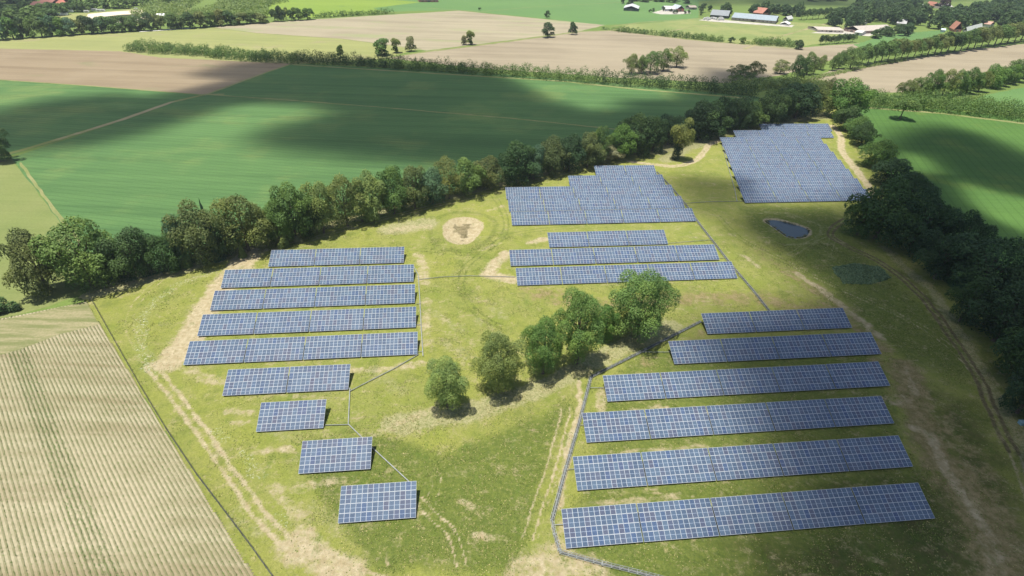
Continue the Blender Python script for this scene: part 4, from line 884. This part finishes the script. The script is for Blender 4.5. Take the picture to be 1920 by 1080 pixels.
tray([(1314, 602), (1210, 655), (1108, 706), (1085, 795), (1060, 880), (1035, 973)], .75, .65, 'long dark cable tray running down the left ends of lower right array')
tray([(1035, 973), (1040, 1000), (1050, 1034)], .7, .6, 'short dark tray piece bending round the nearest row corner')
tray([(1050, 1034), (1130, 1056), (1235, 1082), (1300, 1100)], .8, .6, 'pale grey cable tray leaving the bottom edge in front of nearest row', pale=True)
tray([(1232, 322), (1262, 354), (1290, 388), (1312, 420), (1345, 462), (1372, 497), (1410, 541), (1443, 583)], .75, .5, 'grey cable tray running past the right ends of the middle array', pale=False)
tray([(776, 500), (784, 515), (787, 560), (790, 620), (793, 667)], .4, .45, 'thin pale tray running down the right ends of the left array', pale=True, ladder=False)
tray([(785, 664), (740, 690), (656, 733)], .3, .4, 'thin pale tray slanting from the front four-table row to the two-table row', pale=True, ladder=False)
tray([(656, 727), (653, 795)], .35, .4, 'thin pale tray dropping straight down beside the two-table row', pale=True, ladder=False)
tray([(610, 797), (653, 796)], .25, .4, 'short pale tray to the highest single table', pale=True, ladder=False)
tray([(653, 795), (700, 841), (767, 903)], .35, .4, 'thin tray slanting down to the lowest single table', pale=True, ladder=False)
tray([(784, 524), (830, 519), (880, 517), (966, 519)], .22, .35, 'thin pale conduit crossing the meadow between left and middle arrays', pale=True, ladder=False)
tray([(1284, 381), (1330, 378), (1394, 377)], .28, .4, 'thin pale tray linking the stepped block to the far solar block', pale=True, ladder=False)
tray([(1353, 270), (1362, 300), (1371, 332), (1377, 352), (1382, 377)], .4, .4, 'thin pale tray along the left ends of the far solar block', pale=True, ladder=False)
for a, b, lb in (((1254, 456), (1337, 449), 'the short back row of the middle array'), ((1350, 484), (1362, 483), 'the middle row of the middle array'), ((1385, 518), (1391, 517), 'the front row of the middle array'), ((1203, 660), (1257, 660), 'the four-table row'),
                 ((1107, 727), (1133, 727), 'the fourth row of the lower right array'), ((1089, 797), (1099, 797), 'the third row of the lower right array'), ((1065, 880), (1078, 879), 'the second row of the lower right array'), ((1038, 984), (1059, 983), 'the nearest row of the lower right array'),
                 ((781, 570), (789, 569), 'the third four-table row at left'), ((782, 609), (790, 608), 'the second four-table row at left'), ((784, 660), (793, 659), 'the front four-table row at left')):
    tray([a, b], .16, .45, 'thin pale side conduit feeding '+lb, 'side conduits of the tables', True, False)

# ------------------------------------------------------------------ fences
M_wire = plain('fence_wire', (.10, .11, .10), .7, .3); M_post = plain('fence_post', (.16, .155, .14), .8)
def fence(pts, h, sp_, label, wires=6, mesh=True, th=.035):
    P = [U(x, y)[:2] for x, y in pts]; e = empty('fence', (float(P[0][0]), float(P[0][1]), 0), label=label, cat='fence'); o0 = np.array([P[0][0], P[0][1], 0])
    q = []
    for a, b in zip(P[:-1], P[1:]):
        k = max(1, round(np.linalg.norm(b-a)/sp_)); q += [a+(b-a)*i/k for i in range(k)]
    q.append(P[-1]); q = [np.array([p[0], p[1], 0])-o0 for p in q]
    pm = MB().bar((0, 0, -.1), (0, 0, h+.1), .09).mesh('post', M_post)
    for p in q[:100]:
        o = link(bpy.data.objects.new('post', pm), e); o.location = tuple(p)
    w_ = MB()
    for a, b in zip(q[:-1], q[1:]):
        for k in range(wires): z = .15+(h-.15)*k/(wires-1); w_.bar(a+[0, 0, z], b+[0, 0, z], .02)
        if mesh:
            L = np.linalg.norm(b-a); m = int(L/.22)
            for k in range(m): r = a+(b-a)*k/m; w_.bar(r+[0, 0, .1], r+[0, 0, h], .014)
            w_.bar(a+[0, 0, .15], b+[0, 0, h], .03)
    w_.build('wire_mesh', M_wire, e)
fence([(168, 556), (215, 640), (265, 728), (312, 806), (370, 893), (415, 952), (470, 1025), (515, 1088), (535, 1118)], 1.9, 2.8, 'dark wire mesh fence between the maize field and the grassy track')
fence([(170, 552), (330, 510), (480, 463), (640, 418), (800, 380), (940, 349)], 1.2, 3.6, 'thin post and wire fence along the foot of the left tree belt', 3, False)
fence([(945, 349), (1060, 318), (1120, 302), (1225, 284)], 1.2, 3.6, 'thin post and wire fence behind the stepped block', 3, False)
for i, (x, y) in enumerate([(748, 420), (772, 415), (797, 412)]):
    o = MB().bar((0, 0, -.1), (0, 0, 1.9), .12).bar((0, 0, 1.5), (.3, 0, 1.7), .06).build('stake', M_post); g = U(x, y); o.location = (g[0], g[1], 0)
    tag(o, f"dark wooden stake, {['leftmost', 'middle', 'rightmost'][i]} of three by the dry patch left of the sand pit", 'stake', 'stakes by the dry patch')

# ------------------------------------------------------------------ buildings
M_win = plain('window_glass', (.03, .035, .04), .1, 0, .6); M_door = plain('barn_door', (.12, .11, .10), .6)
_mc = {}
def mcol(c, r=.75):
    if c not in _mc: _mc[c] = plain('wall_%d' % len(_mc), c, r, 0, .3, .10, .4)
    return _mc[c]
def bld(A, B, Cc, wh, rh, wall, roof, label, along='BC', cat='building', name='building', win=True):
    a, b, c = [U(*q)[:2] for q in (A, B, Cc)]; u = b-a; W = np.linalg.norm(u); u = u/W; v = np.array([-u[1], u[0]]); D = max(4., abs((c-b)@v))
    e = empty(name, (float(a[0]), float(a[1]), 0), math.atan2(u[1], u[0]), label=label, cat=cat)
    w_ = MB(); r_ = MB(); ov = .5
    if along == 'BC':
        w_.add([(0, 0, -.2), (W, 0, -.2), (W, 0, wh), (W/2, 0, rh), (0, 0, wh), (0, D, -.2), (W, D, -.2), (W, D, wh), (W/2, D, rh), (0, D, wh)], [[0, 1, 2, 4], [5, 9, 7, 6], [1, 6, 7, 2], [0, 4, 9, 5], [4, 2, 3, 3], [9, 8, 8, 7]])
        for sg in (0, 1):
            x0_, x1_ = (-ov, W/2) if sg == 0 else (W+ov, W/2); z0 = wh-ov*(rh-wh)/(W/2)
            r_.add([(x0_, -ov, z0+.05), (x1_, -ov, rh+.05), (x1_, D+ov, rh+.05), (x0_, D+ov, z0+.05), (x0_, -ov, z0+.25), (x1_, -ov, rh+.25), (x1_, D+ov, rh+.25), (x0_, D+ov, z0+.25)], [[0, 1, 2, 3], [4, 5, 6, 7], [0, 1, 5, 4], [1, 2, 6, 5], [2, 3, 7, 6], [3, 0, 4, 7]])
    else:
        w_.add([(0, 0, -.2), (W, 0, -.2), (W, 0, wh), (0, 0, wh), (0, D, -.2), (W, D, -.2), (W, D, wh), (0, D, wh), (0, D/2, rh), (W, D/2, rh)], [[0, 1, 2, 3], [4, 7, 6, 5], [1, 5, 6, 2], [0, 3, 7, 4], [3, 8, 8, 7], [2, 6, 9, 9]])
        for sg in (0, 1):
            y0_, y1_ = (-ov, D/2) if sg == 0 else (D+ov, D/2); z0 = wh-ov*(rh-wh)/(D/2)
            r_.add([(-ov, y0_, z0+.05), (W+ov, y0_, z0+.05), (W+ov, y1_, rh+.05), (-ov, y1_, rh+.05), (-ov, y0_, z0+.25), (W+ov, y0_, z0+.25), (W+ov, y1_, rh+.25), (-ov, y1_, rh+.25)], [[0, 1, 2, 3], [4, 5, 6, 7], [0, 1, 5, 4], [1, 2, 6, 5], [2, 3, 7, 6], [3, 0, 4, 7]])
    w_.build('wall', mcol(wall), e); r_.build('roof', mcol(roof), e)
    if win:
        MB().box((W*.5, -.05, wh*.42), (min(4, W*.3), .1, wh*.84)).build('door', M_door, e)
        for k in range(1, max(2, int(W/5))):
            x = W*k/max(2, int(W/5))
            if abs(x-W*.5) > 2.4: MB().box((x, -.04, wh*.6), (1.6, .08, .9)).build('window', M_win, e)
    return e
SL, BG, RD, WH, BR, PK = (.22, .24, .26), (.34, .31, .27), (.34, .15, .11), (.58, .58, .56), (.36, .15, .10), (.58, .50, .44)
bld((1169, 20), (1196, 21.5), (1218, 17.5), 3.5, 6.5, (.07, .10, .10), (.42, .44, .45), 'far barn with a dark green gable and pale grey roof beside the green field', cat='barn')
bld((1269, 22), (1282, 22), (1290, 19), 4, 8, (.42, .18, .13), (.36, .40, .44), 'far red brick farmhouse gable with a grey roof', cat='house')
bld((1247, 21), (1267, 21.5), (1269, 18.5), 3, 6, WH, (.45, .46, .46), 'white house left of the far red brick farmhouse', 'AB', 'house')
bld((1293, 18), (1306, 18), (1307, 16), 3, 5, BG, (.32, .27, .24), 'small brown shed right of the far red brick farmhouse', 'AB', 'shed')
bld((1331, 32.5), (1364, 35), (1371, 29.5), 3.2, 8, (.08, .09, .10), SL, 'dark slate-roofed barn left of the long blue-grey barn', 'AB', 'barn')
bld((1371, 38), (1453, 45), (1463, 39), 3.5, 7.5, BG, (.26, .31, .35), 'long blue-grey roofed barn with beige walls beside the paddocks', 'AB', 'barn')
bld((1411, 29), (1428, 31), (1432, 27.5), 4, 10, BR, RD, 'red-roofed house behind the long blue-grey barn', 'AB', 'house')
bld((1467, 40), (1476, 41), (1480, 38), 3, 6, WH, (.5, .5, .5), 'small white shed at the right end of the long barn', cat='shed')
bld((1462, 46.5), (1478, 48), (1488, 46), 1.4, 3.4, WH, (.6, .6, .58), 'low silage clamp under a white sheet right of the long barn', cat='silage clamp', name='silage_clamp', win=False)
bld((1581, 58), (1612, 63.5), (1642, 55), 3.0, 7., (.35, .25, .22), (.40, .36, .32), 'large pale pinkish-roofed farm hall by the wood', 'BC', 'barn')
bld((1533, 60), (1581, 61.5), (1580, 55.5), 2.4, 4.0, PK, (.40, .36, .32), 'low pale farm sheds left of the pinkish-roofed hall', 'AB', 'shed')
bld((1601, 65.5), (1614, 67), (1619, 63), 3, 4, WH, (.5, .5, .48), 'white annex in front of the pinkish-roofed farm hall', 'AB', 'shed')
bld((1645, 57), (1655, 58.5), (1661, 55), 2.5, 4, PK, (.55, .47, .40), 'small pale shed right of the pinkish-roofed hall', 'AB', 'shed')
bld((1680, 48), (1697, 49.5), (1701, 46), 3, 7, (.3, .28, .26), (.36, .36, .37), 'grey-roofed house among trees right of the pale farm', 'AB', 'house')
bld((1661, 13), (1672, 13.4), (1674, 11.5), 2.5, 4.5, (.4, .2, .14), (.45, .24, .17), 'small reddish shed alone in the far right field', 'AB', 'shed')
bld((1731, 16.5), (1743, 17), (1746, 14.5), 3, 6, WH, (.45, .47, .48), 'white cottage with a blue-grey roof at the far field edge', 'AB', 'house')
bld((1767, 17.5), (1786, 17.7), (1787, 14.5), 3.5, 8, (.45, .38, .34), (.40, .38, .36), 'beige barn beside the dark purple tree', 'AB', 'barn')
bld((1750, 15), (1756, 15), (1758, 13), 4, 9, BR, (.38, .17, .12), 'narrow red-roofed house hidden beside the dark purple tree', cat='house')
bld((1787, 60), (1801, 61), (1803, 57.5), 3.5, 11, (.4, .2, .15), (.36, .17, .12), 'steep red-roofed farmhouse behind the long avenue', cat='house')
bld((1811, 62), (1840, 54), (1844, 51), 3, 6.5, (.4, .4, .38), (.52, .54, .52), 'long pale grey barn roof behind the long avenue', 'AB', 'barn')
bld((1764, 60), (1771, 60.6), (1773, 59), 2.4, 3.6, (.5, .52, .53), (.5, .6, .64), 'tiny pale blue shed above the avenue', 'AB', 'shed', win=False)
bld((1854, 52), (1862, 51), (1864, 48), 4, 7, WH, (.4, .25, .2), 'white gabled house behind the right part of the avenue', cat='house')
bld((52, 18), (74, 19), (78, 13), 3, 7.5, PK, RD, 'lower wing of the red-tiled farmhouse at upper left', 'AB', 'house')
bld((72, 14), (97, 14.5), (102, 6), 4, 11, BR, RD, 'main block of the red-tiled farmhouse at upper left', 'AB', 'house')
bld((110, 13.5), (127, 12.5), (129, 8), 3, 8, BR, (.46, .17, .12), 'separate dark red roofed barn at upper left', 'AB', 'barn')
bld((786, 4), (822, 4), (824, .5), 3, 6.5, (.4, .2, .15), (.2, .22, .25), 'farm buildings cut by the top edge left of centre', 'AB', 'barn')
g = U(1622, 46); s_ = MB()
V = [(2*math.cos(6.283*i/16), 2*math.sin(6.283*i/16), z) for z in (-.1, 9.) for i in range(16)]+[(0, 0, 10.6)]
F = [[i, (i+1) % 16, 16+(i+1) % 16, 16+i] for i in range(16)]+[[16+i, 16+(i+1) % 16, 32, 32] for i in range(16)]
s_.add(V, F); o = s_.build('silo', mcol(WH)); o.location = (g[0], g[1], 0); tag(o, 'white feed silo behind the pinkish-roofed farm hall', 'silo')
tree(1768, 22, -4, 22, 'far', 'purple', 'dark purple copper beech beside the far beige barn')
# wrapped bales by the slate barn
rb = random.Random(4); bm = bmesh.new(); bmesh.ops.create_cone(bm, cap_ends=True, segments=14, radius1=1.5, radius2=1.5, depth=2.6)
bmesh.ops.bevel(bm, geom=[e_ for e_ in bm.edges if e_.calc_length() > 0 and len(e_.link_faces) == 2 and any(len(f.verts) > 4 for f in e_.link_faces)], offset=.35, segments=2, affect='EDGES')
ME_bale = bpy.data.meshes.new('bale'); bm.to_mesh(ME_bale); bm.free(); ME_bale.materials.append(plain('bale_wrap', (.55, .55, .53), .4))
for i in range(26):
    x = rb.uniform(1318, 1358); g = U(x, 37+rb.uniform(-1.6, 1.6)); o = link(bpy.data.objects.new('bale', ME_bale)); o.location = (g[0], g[1], 1.3); o.rotation_euler = (0, 0, 1)
    tag(o, 'white wrapped bale in the heap before the slate-roofed barn', 'bale', 'wrapped bales by the slate barn')

# ------------------------------------------------------------------ beach lake and campsite
M_sand = soil_mat('beach_sand', (.55, .48, .36), (.66, .58, .45), .2)
sheet('sand', [(160, 33), (166, 26), (210, 22), (262, 18.5), (292, 22), (290, 28), (268, 36), (250, 40), (200, 44), (172, 40)], M_sand, .05, .5, 41)
n = N('lake_water'); m_ = n.bsdf((.09, .085, .06), .08, .5, normal=n.bump(n.noise(.5, 3, .6), .1, .1))
sheet('water', [(176, 35), (190, 31.5), (230, 27.5), (262, 26.5), (266, 30), (262, 35), (240, 39), (200, 43), (180, 41)], m_, .09, .3, 42)
sheet('field', [(120, 26), (166, 24), (240, 17), (330, 12), (360, 16), (345, 30), (300, 38), (255, 46), (160, 46), (100, 34)], M_hay, .03, .8, 43)
M_cara = plain('caravan_body', (.78, .79, .80), .35)
for i, (x, y, s, lb) in enumerate([(91, 30.5, 1., 'leftmost of three by the hedge'), (106, 29.5, 1., 'middle of three by the hedge'), (121, 29, 1.3, 'rightmost and largest of three by the hedge'), (134, 23.5, .9, 'alone above the three by the hedge'), (163, 24, .9, 'at the left end of the beach'),
                              (178, 21, 1.1, 'leftmost of three above the beach'), (186, 22, .9, 'middle of three above the beach'), (193, 22, .9, 'rightmost of three above the beach'), (256, 19.5, .8, 'at the top of the beach'), (290, 15.5, 1.8, 'longer one right of the beach'), (306, 13.5, .7, 'small one between two larger ones'), (322, 14.5, .9, 'under the trees right of the beach'), (343, 13.5, 1.9, 'furthest right of all'), (352, 33.5, 1.2, 'low in the trees by the field edge')]):
    g = U(x, y); e = empty('caravan', (g[0], g[1], 0), .2+.15*(i % 3), label='white caravan, '+lb, cat='caravan', group='caravans by the beach lake')
    b = MB(); L = 6.*s
    prof = [(-L/2, .5), (L/2-.3, .5), (L/2, 1.2), (L/2-.5, 2.6), (-L/2+.4, 2.7), (-L/2, 2.2)]
    V = [(p_[0], y_, p_[1]) for y_ in (-1.15, 1.15) for p_ in prof]; k = len(prof)
    b.add(V, [[i_, (i_+1) % k, k+(i_+1) % k, k+i_] for i_ in range(k)]+[[0, 1, 2, 3], [0, 3, 4, 5], [6, 9, 8, 7], [6, 11, 10, 9]]); b.build('body', M_cara, e)
    MB().box((0, -1.17, 1.75), (L*.6, .04, .6)).build('window', M_win, e)
    for sx_ in (-.4, .5): MB().box((sx_, -1.0, .33), (.6, .2, .62)).build('wheel', M_cable, e)
g = U(303, 33); e = empty('tent', (g[0], g[1], 0), .3, label='large white tent at the right end of the beach', cat='tent')
MB().add([(-6, -4, 0), (6, -4, 0), (6, 4, 0), (-6, 4, 0), (-6, -4, 2.2), (6, -4, 2.2), (6, 4, 2.2), (-6, 4, 2.2), (-4, 0, 4.4), (4, 0, 4.4)], [[0, 1, 5, 4], [1, 2, 6, 5], [2, 3, 7, 6], [3, 0, 4, 7], [4, 5, 9, 8], [6, 7, 8, 9], [5, 6, 9, 9], [7, 4, 8, 8]]) if False else None
tb = MB(); tb.add([(-6, -4, 0), (6, -4, 0), (6, 4, 0), (-6, 4, 0), (-6, -4, 2.2), (6, -4, 2.2), (6, 4, 2.2), (-6, 4, 2.2), (-4, 0, 4.4), (4, 0, 4.4)], [[0, 1, 5, 4], [1, 2, 6, 5], [2, 3, 7, 6], [3, 0, 4, 7], [4, 5, 9, 8], [6, 7, 8, 9], [5, 6, 9, 9], [7, 4, 8, 8]])
tb.build('canvas', M_cara, e)
o = ribbon('plastic_sheet', [(261, 60), (300, 57.5), (358, 53.5)], 3.2, plain('white_film', (.72, .71, .66), .4), .25, .1); del o['kind']; tag(o, 'long strip of white plastic sheeting along the upper left field edge', 'plastic sheet')
o = MB().box((0, 0, .5), (1.6, 1.0, .8)).box((0, 0, .95), (1.75, 1.15, .12)).build('tank', plain('pale_blue_plastic', (.22, .36, .42), .4)); g = U(1916, 796); o.location = (g[0], g[1], 0)
tag(o, 'small pale blue tank in the tall grass at the right edge', 'tank')

# ------------------------------------------------------------------ maize plants, meadow tufts, reeds
n = N('blades'); tc_ = n.attr('tint')
c = n.mix(tc_, n.n('ShaderNodeObjectInfo').outputs['Color'], n.mix(1., n.n('ShaderNodeObjectInfo').outputs['Color'], (2.2, 1.9, 2.0), 'MULTIPLY'))
M_blade = n.bsdf(c, .8, .15)
def blades(name, P, size, col, label, cat, seed, up=.8, per=3):
    rg = np.random.default_rng(seed); P = np.repeat(P, per, 0)+np.concatenate([rg.normal(size=(len(P)*per, 2))*size*.25, np.zeros((len(P)*per, 1))], 1)
    Nn = rg.normal(size=P.shape); Nn[:, 2] = np.abs(Nn[:, 2])*.4+.4; Nn /= np.linalg.norm(Nn, axis=1)[:, None]
    P[:, 2] += size*.25; V, F, T = leaves(P, Nn, size, rg)
    V[:, 2] = np.maximum(V[:, 2], .0)
    o = link(bpy.data.objects.new(name, mesh_np(name, V, F, [M_blade], attrs={'tint': ('POINT', T)}))); o.color = (*col, 1)
    return tag(o, label, cat, kind='stuff')
rg = np.random.default_rng(9); du = np.array([math.cos(AM), math.sin(AM)]); dn = np.array([-du[1], du[0]]); mzp = [tuple(p) for p in UL(MZ)]; org = np.array(mzp[2])
hl = [tuple(p) for p in UL([(-200, 642), (0, 600), (163, 568), (186, 608), (110, 628), (40, 655), (-200, 720)])]
aa = np.arange(-60, 110, .20); bb = np.arange(-130, 130, .75); AA, BB = np.meshgrid(aa, bb)
AA = AA+rg.uniform(-.1, .1, AA.shape); BB = BB+rg.normal(0, .035, BB.shape)
QX = org[0]+du[0]*AA+dn[0]*BB; QY = org[1]+du[1]*AA+dn[1]*BB
weed = (np.exp(-((BB-BB[np.argmin(np.abs(bb-(np.array(U(110, 870)[:2])-org)@dn)), 0])/1.6)**2))*sstep(fbm(QX, QY, 8, 3), .1, .4)
ok = inside(QX, QY, mzp) & ~inside(QX, QY, hl) & (rg.random(QX.shape) < .30+.5*fbm(QX, QY, 14, 3)+weed)
PX, PY = P2(np.stack([QX[ok], QY[ok], 0*QX[ok]], -1).T) if False else (None, None)
P = np.stack([QX[ok], QY[ok], np.full(ok.sum(), .08)], 1); dd = (P-CP)@FW
px = 960+F_PX*((P-CP)@RT)/dd; py = 540-F_PX*((P-CP)@UP)/dd; v_ok = (px > -60) & (py < 1130) & (dd > 0); P = P[v_ok]
blades('maize_plants', P, .20, (.075, .115, .035), 'young green maize plants standing in rows in the lower left field', 'maize', 5, per=2)
wx = (weed > .35) & inside(QX, QY, mzp) & ~inside(QX, QY, hl); W_ = np.stack([QX[wx], QY[wx]+rg.uniform(-.4, .4, wx.sum()), np.full(wx.sum(), .08)], 1)
blades('weeds', W_, .20, (.085, .145, .045), 'strip of dense green weeds running through the maize field', 'weeds', 6, per=2)
# meadow tufts where the park is close to the camera
M_ = 120000; tx = rg.uniform(-110, 140, M_*3); ty = rg.uniform(30, 175, M_*3)
ok = inside(tx, ty, [tuple(p) for p in pk]); tx = tx[ok]; ty = ty[ok]
ii = np.clip(((tx-x0)/ST).astype(int), 0, len(xs)-1); jj = np.clip(((ty-y0)/ST).astype(int), 0, len(ys)-1)
wgt = (.20+.9*A['lush'][ii, jj]+.5*A['straw'][ii, jj])*(1-.9*np.clip(A['bare'][ii, jj]+A['mud'][ii, jj], 0, 1))*(.05+2.2*sstep(fbm(tx, ty, 3.5, 4), .42, .66))
kp = rg.random(len(tx)) < wgt; dry = rg.random(len(tx)) < .22+.6*A['straw'][ii, jj]
for m_, nm, col, lb in ((kp & ~dry, 'grass_tufts', (.085, .125, .028), 'green grass tufts scattered over the nearer meadow'), (kp & dry, 'dry_grass_tufts', (.20, .20, .085), 'pale dry grass tufts scattered over the nearer meadow')):
    P = np.stack([tx[m_], ty[m_], Z[ii[m_], jj[m_]]], 1); blades(nm, P, .22, col, lb, 'grass', 7, per=2)
# reeds round the pond and blue-green rushes in the wet hollow
def ring(poly, n_, r0, r1, seed):
    rg = np.random.default_rng(seed); p = np.array(poly); out = []
    for _ in range(n_):
        i = rg.integers(len(p)); a = p[i]; b = p[(i+1) % len(p)]; q = a+(b-a)*rg.random(); c_ = p.mean(0); d = (q-c_)/np.linalg.norm(q-c_); q = q+d*rg.uniform(r0, r1); out.append((q[0], q[1], gz(q[0], q[1])))
    return np.array(out)
P = ring(pond_w, 260, -.6, .5, 1); P = P[(np.abs(fbm(P[:, 0], P[:, 1], 3, 2)-.5) > .06)]
blades('reeds', P, .55, (.075, .085, .035), 'dark reeds standing at the edge of the pond', 'reeds', 8, per=4)
hw = [tuple(p) for p in UL([(1558, 502), (1600, 494), (1650, 500), (1672, 522), (1630, 534), (1580, 532)])]; hx = np.array(hw)
qx = rg.uniform(hx[:, 0].min(), hx[:, 0].max(), 4500); qy = rg.uniform(hx[:, 1].min(), hx[:, 1].max(), 4500); m_ = (sdf(qx, qy, hw)+1.5*(fbm(qx, qy, 3, 3)-.5)) > 0
P = np.stack([qx[m_], qy[m_], np.full(m_.sum(), .12)], 1); blades('rushes', P, .5, (.085, .14, .07), 'patch of blue-green rushes in the wet hollow right of the pond', 'rushes', 9, per=2)

# ------------------------------------------------------------------ air
n = N('haze_air'); pv = n.n('ShaderNodeVolumePrincipled'); pv.inputs['Color'].default_value = (.80, .88, 1., 1); pv.inputs['Density'].default_value = .0001; pv.inputs['Anisotropy'].default_value = .2
n.l(pv.outputs[0], n.out.inputs['Volume'])
hz = MB().box((150, 1800, 49), (7700, 5450, 106)).build('haze', n.m); tag(hz, kind='stuff', label='thin pale summer haze softening the distant fields', cat='haze'); hz.display_type = 'WIRE'
